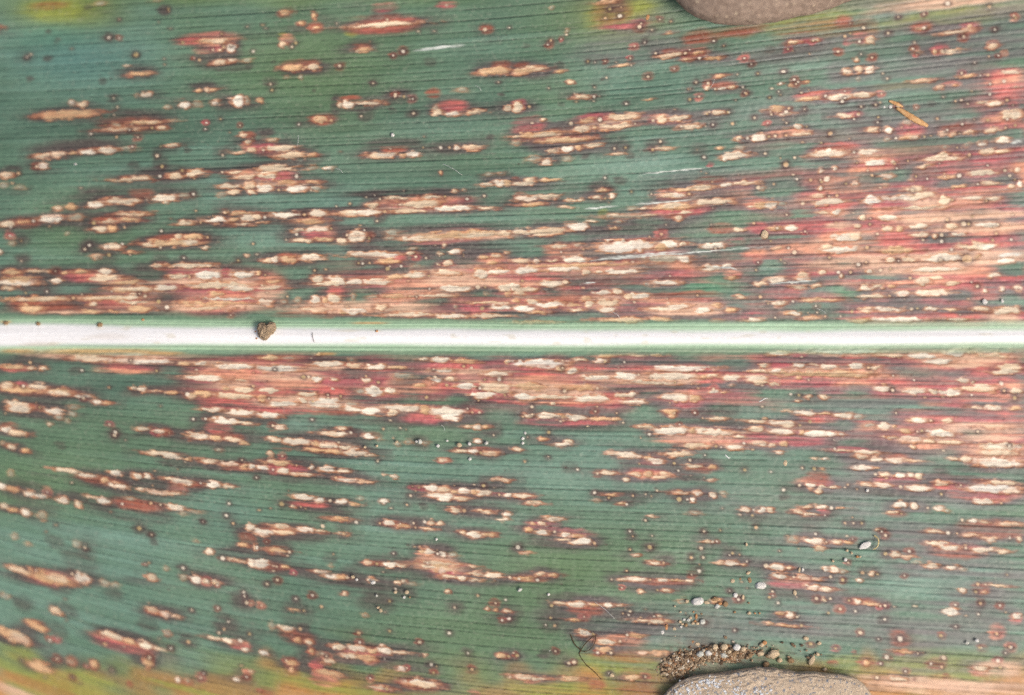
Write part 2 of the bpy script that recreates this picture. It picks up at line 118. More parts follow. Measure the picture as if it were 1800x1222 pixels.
t 90 1250 90 60|C 100 330 65 28|o 330 620 70 35|C 620 1150 85 35|c 500 800 120 45|C 740 1240 140 40|r 700 1100 195 70|o 1240 1340 155 25|R 60 500 75 40|h 80 600 110 60|o 0 180 180 40|c 190 250 188 28|c 270 330 190 28|s 212 150 28|r 0 200 190 50|h 0 330 170 80|s 575 205 28|k 530 205 70|d 660 720 208 18|s 1100 208 25|t 1300 1800 160 40|C 1350 1460 155 30|C 1500 1800 175 50|r 1430 1800 220 70|C 1290 1600 262 45|r 1380 1800 270 70|t 1500 1800 300 80|c 1620 1800 340 40|o 1560 1620 330 30|c 1500 1800 382 45|r 1400 1800 430 100|C 1390 1560 480 32|C 1590 1800 500 45|s 1780 315 25|c 1650 1760 275 25|c 910 970 325 35|C 960 1035 330 45|k 960 350 80|c 1060 1140 350 22|o 1160 1250 357 25|s 1320 372 40|c 1300 1400 380 40|o 1340 1500 370 35|h 920 1500 350 70|d 1320 1380 400 22|c 0 100 310 50|C 190 330 318 50|o 330 500 345 40|s 165 315 22|o 0 300 345 40|C 510 645 385 35|c 330 520 365 35|R 0 520 350 70|C 650 720 428 32|o 700 790 435 20|h 0 650 350 90|c 50 230 465 80|C 60 200 470 50|c 90 130 430 50|s 280 465 28|C 300 460 488 50|d 380 440 535 30|d 480 560 460 30|d 480 540 510 40|d 460 490 555 25|h 60 460 490 130|c 325 370 580 35|R 60 300 460 60|C 0 90 618 45|c 60 190 645 40|k 210 655 60|R 0 120 590 50|h 0 240 640 80|c 40 120 740 40|o 150 210 765 35|d 0 40 715 30|h 0 220 750 70|k 425 730 60|S 805 660 40|c 950 1060 615 40|C 1070 1165 635 42|s 1190 645 25|R 1060 1220 640 60|h 1000 1230 620 80|c 1300 1480 665 50|C 1360 1470 670 40|o 1470 1560 680 35|r 1450 1620 610 90|c 1580 1700 690 40|o 1680 1750 710 30|R 1480 1720 670 60|C 1480 1680 560 50|s 1445 545 28|c 1650 1790 575 30|h 1380 1800 620 150|d 1520 1560 765 25|k 1550 760 80|s 765 325 20|c 1020 1250 790 40
T 450 600 4
o 20 170 115 30|d 170 290 120 25|s 440 90 25|o 410 460 92 20|t 0 360 200 70|C 0 320 195 50|C 380 620 160 40|C 760 920 180 45|c 620 760 170 35|t 360 620 185 40|o 920 1060 185 30|r 600 760 170 30|d 640 700 130 25|h 0 1100 140 60|t 0 500 250 70|r 0 740 260 80|s 335 250 35|c 380 470 265 35|C 400 465 268 35|s 370 250 22|c 520 580 265 22|C 740 810 272 50|s 775 245 22|r 820 940 285 60|s 860 290 22|d 960 1110 245 45|k 1150 255 60|r 200 650 345 100|c 0 180 350 40|C 530 560 338 20|c 280 440 375 30|s 505 380 25|s 595 385 30|C 760 900 352 80|C 900 990 350 45|d 700 770 350 30|g 380 600 290 40|h 540 1100 300 90|o 0 80 395 50|s 90 400 25|C 90 300 440 55|c 300 370 420 40|C 350 620 440 80|C 430 560 420 45|s 400 425 22|d 620 720 440 35|t 0 700 430 80|r 0 430 490 45|C 0 180 515 40|s 395 550 25|C 610 760 478 40|C 720 890 490 50|C 880 1170 465 60|c 920 1000 500 45|C 1060 1160 470 50|C 1210 1480 490 75|C 1290 1430 535 60|o 1150 1230 480 60|s 1520 500 28|s 1570 500 28|r 1450 1600 490 50|r 1000 1340 540 70|h 700 1600 560 100|R 400 700 500 40|C 1140 1220 125 22|C 1220 1380 130 38|o 1380 1560 140 35|r 1220 1600 170 60|s 1460 178 28|t 1220 1800 210 40|C 1230 1400 205 30|s 1515 185 22|C 1590 1790 230 50|o 1740 1800 150 45|C 1210 1310 268 45|c 1320 1400 265 45|s 1610 270 28|S 1710 270 35|r 1100 1400 310 60|C 1380 1560 315 45|c 1560 1800 320 70|S 1575 330 25|r 1380 1800 340 60|C 1500 1700 375 50|s 1750 380 28|r 1580 1800 408 40|s 1565 415 25|c 1640 1800 350 50|s 1340 310 22|h 1100 1500 330 110|o 1100 1200 310 30|C 1525 1585 602 42|c 1450 1530 600 20|o 1590 1640 600 20|k 1660 620 130|s 1670 660 22|s 1200 395 28|C 125 205 605 45|c 570 640 612 25|c 450 650 648 40|C 560 640 645 30|S 668 642 45|C 750 840 670 45|R 740 880 660 50|d 840 890 690 25|k 710 660 90|s 895 618 30|s 1015 610 20|s 1055 620 15|d 1040 1100 705 30|k 1150 710 130|d 1170 1220 715 25|C 1530 1590 710 40|C 180 390 705 50|c 80 180 690 40|C 420 590 735 50|o 390 450 720 40|c 560 700 745 30|C 600 800 785 50|R 370 640 750 60|h 60 700 700 110|c 1390 1500 770 30|C 1480 1570 775 40|c 1580 1700 790 40|s 1580 785 22|R 1480 1720 770 50|s 965 680 25|d 980 1010 725 25|c 80 120 795 40
T 900 600 4
B 0 390 158 62|r 0 440 230 90|C 370 470 212 45|o 300 380 195 30|h 0 440 130 30|c 420 530 130 25|C 570 680 138 40|s 652 142 30|s 790 148 28|o 600 720 103 20|c 820 960 98 28|s 950 98 25|o 960 1060 100 22|h 560 1160 110 70|t 480 1320 255 100|r 560 1000 200 40|C 990 1420 190 40|B 1060 1280 195 36|C 700 900 245 60|C 930 1320 245 60|C 480 700 255 40|c 800 1200 290 30|s 890 235 32|s 1145 290 25|r 1280 1480 215 40|c 1340 1460 240 30|r 1290 1500 275 40|C 1470 1610 255 45|o 1320 1370 245 30|C 1640 1800 260 50|c 1650 1800 210 40|c 1740 1800 165 45|c 1680 1800 290 35|R 1400 1480 235 40|h 500 1650 310 60|t 0 640 340 90|o 0 240 320 60|o 300 600 325 50|S 370 350 38|C 0 200 390 45|C 430 700 405 60|c 150 440 390 40|s 600 330 25|r 200 640 440 40|r 620 800 420 110|C 760 950 425 45|c 720 860 385 40|C 810 880 375 35|c 270 310 440 25|r 0 140 420 50|s 140 462 25|C 1030 1250 395 55|C 1140 1250 400 45|o 1240 1330 405 45|r 1120 1340 430 90|r 1140 1300 360 40|C 1380 1460 352 38|o 1460 1510 360 18|d 1530 1560 310 25|h 980 1400 420 110|C 160 360 525 55|c 80 170 520 35|S 142 515 25|C 370 530 538 50|o 340 380 535 35|o 530 700 548 30|o 700 770 550 25|r 60 700 570 50|h 60 780 580 110|s 75 530 22|o 1060 1160 495 35|o 1100 1150 520 30|R 1060 1180 500 60|s 735 505 15|k 1530 470 120|h 1060 1500 500 90|c 1390 1500 545 28|s 1340 540 15|c 880 1010 605 35|C 1000 1250 630 65|C 1280 1560 640 60|o 1240 1290 635 40|c 1550 1640 670 30|t 1100 1640 680 50|r 1060 1700 700 70|c 1200 1400 735 40|C 1510 1640 745 38|s 1435 738 25|s 1470 745 25|c 1640 1780 620 45|C 1680 1800 715 45|r 1600 1800 680 80|s 1630 715 25|h 900 1700 580 90|c 1640 1800 565 30|o 1760 1800 540 25|s 965 655 28|s 905 680 15|o 190 250 688 35|C 300 420 728 28|c 370 430 705 30|k 260 690 90|s 110 675 18|s 260 640 28|c 0 70 762 35|R 0 70 760 40|C 710 860 790 40|C 1060 1260 785 40|d 660 720 790 25
T 1350 600 4
t 270 860 75 60|C 280 830 70 50|o 0 150 85 35|C 0 120 88 25|r 120 280 85 50|R 740 860 95 40|C 960 1200 105 45|c 740 960 100 30|r 500 700 110 30|t 1000 1790 110 90|c 1200 1450 75 50|C 1480 1700 48 30|o 1370 1450 45 35|C 1220 1400 85 40|c 1450 1690 100 40|r 1600 1760 130 40|t 1200 1580 170 40|c 1620 1790 180 40|C 1100 1300 145 40|c 1560 1790 210 40|h 0 1000 120 40|C 170 260 170 40|C 360 500 178 48|C 560 680 178 48|S 705 185 25|c 690 800 185 40|c 270 360 165 25|d 260 330 210 25|r 0 200 170 50|C 0 110 210 40|r 0 950 260 130|o 0 780 230 50|o 200 240 255 30|c 0 80 300 30|r 0 420 300 60|s 880 242 30|C 755 860 335 60|S 877 345 38|C 930 1120 355 50|c 1130 1200 358 35|r 860 1000 290 60|C 1190 1360 360 55|c 1350 1600 335 60|s 1432 378 32|r 950 1790 310 90|C 1320 1420 272 50|c 1420 1455 285 30|s 1640 295 40|S 1660 348 40|c 1700 1790 350 55|S 1735 398 40|r 1450 1790 400 50|c 1440 1600 320 40|r 1530 1790 290 70|S 218 380 40|c 260 310 390 35|c 365 425 388 30|c 190 225 418 22|k 280 385 150|s 160 372 22|c 80 180 490 22|C 180 340 503 45|o 340 450 508 22|C 460 600 520 45|d 600 670 525 30|r 240 470 550 60|s 295 565 32|r 200 480 540 50|C 0 200 575 45|c 100 190 590 40|s 225 592 22|C 0 190 635 50|C 240 490 650 55|o 220 260 640 40|d 490 540 655 25|r 0 440 705 60|r 300 480 640 40|h 0 500 600 80|C 1500 1660 470 40|c 1410 1510 465 22|r 1480 1790 500 60|o 1680 1790 475 25|r 1500 1790 560 100|c 980 1120 555 50|C 1010 1110 560 50|s 1145 555 30|c 1220 1300 560 40|t 1240 1790 610 80|C 760 880 595 50|o 870 910 600 20|d 670 760 590 30|r 900 1200 590 60|o 920 1010 630 30|S 1050 635 30|S 1080 630 22|C 1100 1320 650 50|C 1170 1240 625 40|s 1475 635 28|c 1500 1700 600 35|C 920 1090 690 48|c 810 930 680 25|c 1080 1180 700 35|r 1000 1250 740 50|c 1000 1040 742 30|c 1180 1380 710 30|c 1450 1790 740 60|C 1530 1700 730 45|S 1697 735 38|C 1720 1790 740 50|c 1480 1790 785 40|t 1400 1790 680 50|h 640 1250 740 120|c 0 60 725 25|o 80 140 725 30|C 50 110 778 25|s 470 755 28|C 600 780 780 25|c 440 580 765 18|r 430 700 760 40
T 0 790 4
C 1140 1280 52 42|s 1315 70 28|o 1290 1350 70 25|h 1120 1380 90 80|c 370 560 150 35|C 530 700 185 38|R 540 900 215 60|C 760 900 258 45|o 700 770 215 40|c 960 1020 285 28|C 1030 1220 305 42|c 1160 1280 310 35|r 1180 1320 280 60|h 540 1300 270 120|C 760 860 162 50|C 930 1000 185 45|C 1010 1065 190 38|c 1140 1230 205 30|C 1200 1380 225 45|C 1440 1550 248 45|s 1410 238 25|c 1550 1650 262 22|R 1200 1440 240 60|h 900 1560 200 100|C -20 50 260 50|o 40 140 280 40|C 160 260 310 50|C 240 340 328 40|C 390 490 358 50|c 520 580 382 45|d 50 100 170 45|h 0 360 270 100|c 0 60 400 40|o 40 130 420 30|C 140 215 442 45|d 260 330 470 60|c 600 700 335 30|C 680 780 360 50|R 780 1160 390 80|r 820 1140 400 60|s 860 385 30|s 1060 378 28|s 1130 390 22|C 1170 1300 410 50|d 1300 1410 435 25|d 1270 1310 455 25|h 600 1200 440 130|s 980 555 40|k 985 555 90|d 890 950 345 30|c 1400 1540 80 30|C 1560 1680 102 42|C 1740 1800 125 35|o 1680 1750 118 35|R 1540 1800 120 60|h 1380 1800 130 70|s 1590 465 38|s 1640 520 35|C 1720 1800 550 55|R 1690 1800 640 110|c 1780 1800 690 40|o 1670 1740 670 35|h 1650 1800 620 180|C 1440 1500 715 40|s 1565 765 40|c 1600 1740 780 25|C 1740 1800 800 50|h 1530 1800 740 120|s 1610 380 35|k 390 650 100|d 510 570 665 50|k 560 780 190|d 80 130 610 40|d 180 230 670 35|d 1360 1400 650 25|k 1080 650 50
T 450 790 4
o 300 640 10 30|c 740 850 40 25|R 360 640 20 30|c 60 260 95 42|o 100 250 95 35|s 285 112 22|C 370 410 122 40|C 0 90 130 40|C 140 240 152 40|c 230 410 175 30|r 60 360 130 60|C 440 560 138 55|c 560 660 150 35|s 560 200 28|C 580 720 212 45|c 700 830 228 32|r 530 640 205 40|h 0 840 190 110|s 855 80 25|c 880 920 180 28|C 945 1000 188 38|c 1280 1350 78 22|r 1280 1380 85 30|s 1145 268 25|C 1170 1290 270 40|c 1270 1370 280 38|C 1200 1400 325 50|C 1270 1370 345 45|c 1380 1500 345 28|C 1410 1510 295 48|C 1540 1670 305 48|o 1510 1560 300 35|o 1370 1420 295 30|s 1710 320 28|C 1740 1800 320 45|r 1080 1240 270 50|r 1660 1780 320 40|h 1080 1800 290 130|s 1085 325 25|s 1100 260 20|c 1650 1700 215 22|c 1680 1790 215 30|k 1700 240 100|S 1600 258 32|C 250 420 330 45|C 410 490 360 55|s 520 360 28|C 550 650 370 48|o 650 740 385 25|r 260 500 390 40|h 180 740 400 100|s 180 385 40|c 240 280 398 28|s 315 405 25|d 720 760 345 20|C 870 930 362 38|k 1175 398 60|s 1060 390 20|o 510 680 490 35|k 610 490 130|s 705 512 28|s 870 520 28|C 900 980 522 50|o 980 1090 540 35|s 1015 522 22|s 1120 550 20|c 1160 1260 562 22|c 1200 1260 512 40|s 1185 510 22|c 1260 1320 520 35|R 860 1100 530 50|h 850 1260 520 120|c 1360 1440 425 38|s 1465 432 25|c 1550 1660 438 25|C 1740 1800 460 35|C 1700 1780 495 28|k 1420 400 120|h 1360 1800 430 110|C 1470 1600 600 45|C 1500 1580 610 35|c 1420 1480 585 25|o 1570 1690 598 30|R 1570 1700 590 50|h 1420 1700 590 90|C -20 130 580 60|c 100 280 580 35|c 110 250 540 35|C 280 410 558 50|c 410 500 575 25|s 470 540 35|R 0 280 570 70|h 0 500 600 110|s 615 592 30|c 570 660 595 22|k 610 585 100|C 140 190 715 42|o 80 230 712 35|s 235 722 25|R 80 240 710 60|h 0 260 700 140|C 0 20 690 35|C 1170 1270 722 50|o 1140 1190 718 40|S 1275 735 25|C 1280 1340 740 45|d 1350 1420 740 30|r 1140 1280 730 60|h 1100 1420 710 140|c 1160 1440 800 35|r 1150 1400 790 80|c 1150 1300 830 25|c 750 820 795 35|C 890 1000 810 45|c 980 1060 820 25|s 850 805 25|R 740 900 800 40|h 700 1060 820 80|k 520 765 80|d 510 540 818 25|c 1480 1560 825 22|C -20 100 805 70|s 145 825 28|o 180 240 830 30|R 0 240 830 60|h 0 450 830 100
T 900 790 4
c 660 760 30 30|C 730 930 48 40|o 930 1000 60 45|C 950 1070 80 50|r 900 1060 80 70|s 895 102 20|c 1060 1250 30 45|h 740 1100 110 90|c 610 740 162 30|c 810 920 175 30|o 920 1000 180 40|c 980 1130 190 40|r 800 1100 170 70|c 780 830 212 30|h 660 1120 200 70|s 90 88 30|s 255 50 25|k 250 60 60|s 460 142 28|k 400 130 100|c 1220 1350 118 40|o 1365 1440 122 32|R 1210 1450 130 70|c 1370 1430 215 22|s 1250 75 30|s 1140 98 25|s 1170 150 22|h 1200 1460 100 90|h 1150 1400 200 60|S 1638 145 40|s 1358 40 28|c 0 150 325 40|c 90 230 380 30|R 0 170 330 50|C 220 380 487 45|c 180 240 520 35|o 110 170 520 30|r 100 320 530 60|C 150 260 578 45|o 90 150 565 40|s 300 580 30|C 340 420 595 40|o 420 520 605 30|r 240 560 585 50|c 320 430 635 25|C 400 555 650 55|C 480 555 640 40|s 580 660 28|h 100 640 640 140|h 90 400 500 60|s 40 690 38|k 40 690 90|c 70 145 728 28|o 650 740 315 22|s 580 305 35|s 850 325 35|s 940 315 18|s 980 328 18|o 730 800 378 28|s 795 380 20|R 720 800 380 40|s 680 340 18|h 560 970 330 100|d 570 620 360 25|s 1020 290 22|c 1120 1250 302 22|C 1270 1340 308 45|C 1380 1440 315 50|d 1460 1510 315 30|s 1175 350 40|s 1232 352 25|C 1250 1290 358 40|h 1120 1450 330 130|d 1250 1330 450 20|k 1290 450 90|c 960 1010 470 25|s 940 500 28|C 1600 1680 425 40|s 1698 425 20|C 1720 1800 430 38|s 1610 462 25|s 1690 465 28|h 1580 1800 460 90|S 1715 550 35|S 1350 578 30|s 1465 570 15|k 850 615 70|s 850 612 20|s 985 608 28|S 968 688 35|k 968 690 110|s 830 705 30|s 1330 695 35|c 1340 1420 650 22|s 1410 650 20|S 1260 762 38|S 1345 762 32|s 1550 730 28|s 1530 745 22|s 1600 740 18|k 1540 730 110|c 850 900 745 22|c 960 1050 795 28|s 1065 798 18|k 1080 780 130|c 1400 1500 795 32|C 1500 1600 800 45|o 1600 1650 808 22|s 1785 820 40|k 1300 830 70
T 1350 790 4
C 600 720 18 22|c 720 790 25 15|c 600 720 50 30|C 720 810 70 50|C 830 960 78 45|c 940 1090 82 25|R 800 1000 60 60|C 600 740 128 38|s 615 125 22|o 740 790 132 22|h 600 1100 80 100|c 1260 1340 65 25|c 1340 1440 68 40|B 1440 1790 92 66|C 1500 1780 105 50|R 1400 1500 75 60|c 1480 1700 25 40|s 1720 35 30|h 1300 1790 140 60|c 300 350 62 20|C 380 420 68 18|C 60 100 18 22|s 240 130 22|s 325 135 30|o 370 400 140 18|R 260 440 200 90|s 220 252 28|C 260 340 255 40|C 340 420 268 45|c 330 380 290 40|c 420 490 265 22|r 200 460 235 50|s 110 285 32|h 90 460 270 80|k 420 290 60|k 120 330 60|s 20 158 28|s 560 248 18|s 755 175 25|c 780 860 178 40|C 880 970 185 35|C 970 1030 180 45|c 1030 1090 190 45|r 750 1060 215 60|C 740 880 250 38|c 640 740 245 28|s 930 262 30|C 960 1160 270 42|r 860 1000 260 50|s 625 280 22|s 695 290 25|h 660 1180 300 70|c 1160 1280 240 40|s 1325 250 25|s 1355 252 22|B 1380 1780 275 56|C 1640 1780 295 40|r 1240 1790 310 80|r 1150 1400 260 60|c 1540 1780 235 30|C 1440 1590 365 42|s 1640 380 28|r 1500 1700 345 70|s 1218 315 25|h 1200 1540 210 50|k 1220 170 110|c 220 320 405 25|C 320 420 408 38|s 445 412 32|o 470 540 412 15|c 170 260 440 25|C 240 350 455 28|s 400 465 25|r 350 430 440 40|h 220 480 450 100|c -10 40 430 40|C 885 980 390 60|C 1000 1060 400 60|s 1125 412 30|k 1125 415 90|C 1165 1240 420 48|d 1240 1280 435 25|c 840 920 442 22|s 938 452 28|R 840 980 450 50|s 540 518 25|s 600 518 25|s 660 520 28|h 520 690 520 80|c 750 800 570 22|s 1365 497 25|C 1405 1480 508 38|c 1480 1560 512 28|c 1620 1790 522 28|R 1340 1790 560 120|c 1110 1230 578 30|s 1265 588 32|S 1330 592 30|c 1370 1500 605 28|c 1500 1620 625 30|s 1700 622 30|c 1750 1790 630 35|C 1540 1600 640 35|h 1180 1500 620 90|c 1110 1240 665 35|C 1200 1350 688 45|s 1390 692 20|C 1425 1600 705 48|c 1600 1700 722 25|r 1180 1500 680 40|R 1160 1500 730 80|h 1140 1560 670 100|d 130 220 635 45|C 245 395 642 52|s 410 650 18|c 440 530 650 35|o 530 600 655 18|c 325 405 698 35|k 300 590 130|h 200 600 630 90|s 335 595 20|s 215 698 22|s 80 715 22|s 825 735 35|c 860 940 738 45|c 930 1030 755 25|h 790 1040 740 90|C 1090 1200 815 40|C 1240 1350 828 38|d 1030 1080 800 25|c 0 100 825 40
T 0 990 4
c 60 230 50 50|o 180 520 100 80|r 220 420 110 90|C 520 640 105 75|c 330 480 95 60|d 700 770 135 50|d 780 840 155 40|k 790 210 110|h 80 500 100 120|k 410 180 110|k 160 280 130|d 0 70 230 60|c 350 440 340 50|h 350 540 330 90|o 190 330 440 60|R 170 330 430 60|k 410 480 110|o -20 200 510 90|c 80 220 530 60|g -20 300 620 130|c 1030 1110 98 42|C 1340 1420 115 60|c 1420 1480 130 40|c 1480 1550 138 30|d 1270 1320 100 35|h 1280 1560 110 90|d 1150 1190 30 35|S 1735 278 45|k 1700 260 150|s 1715 205 30|c 1030 1130 330 50|C 1120 1210 360 45|c 1200 1270 375 28|R 1020 1180 345 60|h 980 1250 340 110|k 1040 430 110|d 1150 1210 495 50|R 1150 1210 495 60|s 1325 555 45|k 1325 550 110|k 1600 440 170|s 1605 410 30|s 1575 465 25|s 1540 490 30|c 700 880 515 50|r 640 1060 570 100|s 740 570 50|C 960 1080 580 50|c 1060 1180 605 30|o 860 960 555 40|h 640 1100 500 80|c 1440 1560 525 25|C 1560 1640 540 48|s 1690 545 40|r 1600 1760 570 70|C 1690 1760 605 35|s 1755 500 30|R 460 550 690 90|d 470 530 690 40|R 630 700 710 90|o 640 690 712 50|R 1000 1090 700 100|o 1010 1075 705 75|o 200 370 730 70|g -20 900 870 200|g 400 800 780 110|t -150 330 905 70|b 0 700 890 70|C 1230 1270 820 60|R 1280 1370 830 80|d 1300 1340 830 35|C 1625 1690 820 45|r 1700 1760 765 50|c 1740 1790 765 30|R 890 940 855 50|g 1000 1800 910 40
T 450 990 4
c 400 470 65 25|C 450 640 85 50|o 560 650 90 45|R 520 660 100 50|C 780 850 122 50|c 970 1020 132 42|c 1020 1060 128 35|d 1060 1130 145 20|h 380 1100 130 100|s 280 250 28|k 280 255 60|o 230 310 332 32|s 335 332 25|k 290 350 180|s 460 308 30|c 600 650 222 28|s 940 268 22|s 980 180 20|d 750 790 368 35|k 850 260 220|k 1060 220 130|c 1330 1365 205 30|s 1560 228 28|s 1395 312 28|k 1400 305 110|s 1755 258 30|c 1610 1640 318 25|o 1670 1700 325 20|c 1740 1800 340 25|S 1780 390 32|k 1770 380 130|c 1000 1060 22 22|c 1240 1400 45 60|o 1240 1320 50 45|C 1280 1330 55 35|C 1410 1480 105 40|c 1480 1600 75 25|C 1590 1750 90 48|c 1290 1420 95 22|c 1480 1600 118 18|r 1220 1420 70 60|h 1200 1760 110 100|C 1770 1800 98 25|o 1100 1440 15 25|c 150 270 452 45|C 200 270 455 38|s 310 462 28|k 340 455 70|d 90 140 440 45|R 150 300 480 60|R 190 420 530 90|o 260 320 540 45|c 340 400 555 42|h 200 440 500 60|c 530 640 590 38|C 640 780 598 60|C 850 960 615 55|o 780 860 615 40|c 950 1090 628 25|R 780 880 610 70|h 540 1080 640 80|C 540 560 595 28|c 600 760 660 32|o 700 850 668 50|r 740 860 680 70|s 905 675 28|s 720 492 32|R 690 750 495 55|s 940 480 22|s 1358 492 28|k 1358 490 60|s 1150 555 35|R 1110 1180 555 45|s 1490 632 30|k 1490 625 70|c 1175 1210 648 28|s 1270 728 25|R 350 420 620 70|o 370 410 620 35|d 420 520 640 25|C 20 90 630 55|k 110 640 70|R 190 300 720 130|o 210 290 700 40|o 230 270 745 40|r 380 480 730 120|c 460 570 690 40|o 420 620 780 55|r 390 580 830 80|g 360 560 680 120|C 990 1060 745 32|R 1215 1290 770 60|s 1250 770 32|R 1470 1560 745 60|s 1518 748 35|o 1690 1760 655 50|s 1775 655 30|R 1690 1800 650 60|d 1780 1800 805 30|R 1010 1280 850 110|C 1040 1270 840 60|c 1060 1290 855 50|c 800 960 880 30|r 820 960 885 50|s 920 885 28|R 0 130 905 60|g 200 900 880 80|r 1500 1580 915 40
T 900 990 4
o 0 160 105 40|s 50 110 30|s 110 110 25|c 150 250 75 38|o 240 330 80 25|s 180 118 30|R 0 280 100 60|h 140 330 70 90|C 800 950 115 45|c 740 820 115 25|s 972 118 22|C 1010 1100 118 32|s 1125 118 22|C 1220 1280 122 28|o 1110 1230 122 15|s 700 115 20|R 780 1250 130 50|h 700 1290 130 130|c 885 930 202 28|c 1050 1120 195 25|s 1022 190 22|S 1315 55 32|s 805 55 18|c 280 380 280 30|C 370 530 290 45|C 640 710 298 40|o 530 640 293 28|c 710 790 295 15|s 278 300 40|R 400 640 330 70|h 240 800 260 90|h 220 800 360 120|o 410 480 400 15|s 820 365 30|s 780 355 22|s 830 340 22|k 810 350 90|c 850 980 405 25|c 960 1080 412 38|o 1060 1130 410 22|R 940 1090 400 40|s 1000 375 18|c 1020 1070 372 18|c 1075 1095 440 35|h 840 1120 390 90|s 238 435 25|s 300 440 28|k 270 430 130|s 270 385 30|c 455 570 490 52|C 470 560 490 45|s 510 490 30|s 570 500 22|c 590 740 552 45|C 650 730 555 35|r 560 920 545 70|o 800 940 510 35|s 810 505 22|s 900 520 22|s 760 548 20|o 590 720 610 60|s 600 630 35|R 570 640 630 50|s 695 630 30|C 890 960 628 38|o 960 1110 635 50|b 560 1100 640 110|g 480 1150 720 150|s 35 650 30|R 0 50 645 60|k 230 640 80|s 435 695 32|R 400 460 695 50|c 0 260 805 40|r 90 200 815 70|s 152 815 35|o 340 480 810 35|R 540 660 860 70|b 720 1050 830 180|g 0 700 900 140|b 740 1070 900 70|o 780 900 800 40|l 200 1800 420 260|d 1160 1230 265 40|o 1400 1480 260 40|k 1350 600 200
T 1350 990 4
C 20 120 30 40|c 120 170 35 18|C 30 140 90 50|C 200 300 98 35|c 290 380 105 22|s 180 98 22|r 0 320 130 90|C 260 370 172 38|c 360 460 185 25|h 0 460 200 120|C 380 430 45 35|C 430 500 50 45|d 500 550 60 35|s 440 98 28|s 525 118 32|R 490 560 120 50|s 665 68 32|c 700 750 75 40|s 770 78 22|k 710 65 130|C 620 665 125 28|s 30 200 18|s 10 240 25|s 70 280 28|c 380 410 255 28|s 438 250 25|s 570 262 30|C 610 660 270 38|o 660 800 285 28|R 520 760 265 60|h 380 800 260 90|o 50 120 355 28|C 120 185 365 45|s 205 378 20|s 425 350 20|s 615 338 22|c -20 40 425 35|o 20 230 438 16|s 235 440 30|s 820 395 30|k 820 395 80|s 648 488 35|R 620 680 488 50|S 928 532 45|R 860 990 530 100|k 928 530 150|s 1218 510 32|R 1190 1250 510 50|S 1607 495 48|r 1550 1670 490 110|s 1490 595 35|R 1460 1530 595 45|s 1700 588 30|R 1670 1740 588 40|s 475 600 38|r 440 510 600 60|R 590 630 630 50|C 1335 1390 192 45|s 1460 202 25|c 1490 1540 205 28|s 1475 148 28|s 1530 150 22|c 1560 1690 155 25|R 1440 1560 180 80|S 1495 283 35|R 1460 1530 280 60|C 1230 1345 340 55|s 1480 360 22|C 1720 1790 380 45|r 1700 1790 385 80|s 1680 82 25|d 1350 1390 45 25|l 1200 1790 300 250|l 0 1500 480 180|s 300 570 35|R 260 340 575 50|R 640 760 705 90|o 670 720 705 40|R 800 880 665 60|s 835 662 35|o 880 1020 620 28|r 880 960 630 40|R 1100 1260 710 80|s 1145 708 30|s 1220 730 30|s 1235 665 40|R 1210 1260 668 40|R 420 500 705 45|g 400 900 720 140|g 900 1430 730 170|r 1580 1660 685 50|s 1617 685 40|t 1430 1790 740 100|c 1440 1560 735 40|s 1630 735 32|R 1220 1280 795 40|t 650 1900 870 130|s 765 805 40|c 850 990 815 40|R 720 820 800 40|r 1420 1560 780 50|b 650 1700 860 40|d 140 200 690 45
"""
# ------------------------------------------------------------------ the leaf: grid, veins, relief
gx = np.concatenate([np.arange(-640, -24, 8.0), np.arange(-24, 1824, 1.6), np.arange(1824, 2440, 8.0)]).astype(np.float32)
gy = np.arange(-76, 1298, 1.6).astype(np.float32)
NX, NY = len(gx), len(gy)
MID = 592.0

def smooth_curve(xs, ys):
    t = np.arange(-700, 2500, 4.0)
    v = np.interp(t, xs, ys)
    k = np.hanning(101); k /= k.sum()
    vp = np.pad(v, 50, mode='edge')
    v = np.convolve(vp, k, mode='valid')
    return lambda x: np.interp(x, t, v)

f_up = smooth_curve([-700, -200, 0, 450, 900, 1150, 1350, 1800, 2400], [0.86, 0.885, 0.905, 0.95, 1.0, 1.045, 1.10, 1.21, 1.33])
f_lo = smooth_curve([-700, -200, 0, 300, 600, 900, 1350, 1800, 2400], [0.40, 0.62, 0.727, 0.86, 0.945, 1.0, 1.05, 1.11, 1.17])
fu, fl = f_up(gx).astype(np.float32), f_lo(gx).astype(np.float32)
X, Y = np.meshgrid(gx, gy)
Wv = np.where(Y < MID, (Y - MID) / fu[None, :], (Y - MID) / fl[None, :]).astype(np.float32)

def vein_w(x, y):
    return (y - MID) / (f_up(x) if y < MID else f_lo(x))

def vein_f(x, y):
    return float(f_up(x) if y < MID else f_lo(x))

def vnoise(A, B, ca, cb, seed):
    """smooth value noise in -1..1 over arrays A, B with cell sizes ca, cb"""
    r = np.random.default_rng(seed)
    T = r.uniform(-1, 1, (512, 512)).astype(np.float32)
    a = A / ca + 1000.37; b = B / cb + 1000.71
    ia = np.floor(a).astype(np.int32); ib = np.floor(b).astype(np.int32)
    fa = (a - ia).astype(np.float32); fb = (b - ib).astype(np.float32)
    fa = fa * fa * (3 - 2 * fa); fb = fb * fb * (3 - 2 * fb)
    i0, i1, j0, j1 = ia % 512, (ia + 1) % 512, ib % 512, (ib + 1) % 512
    return (T[j0, i0] * (1 - fa) + T[j0, i1] * fa) * (1 - fb) + (T[j1, i0] * (1 - fa) + T[j1, i1] * fa) * fb

def sstep(e0, e1, v):
    t = np.clip((v - e0) / (e1 - e0), 0, 1)
    return t * t * (3 - 2 * t)

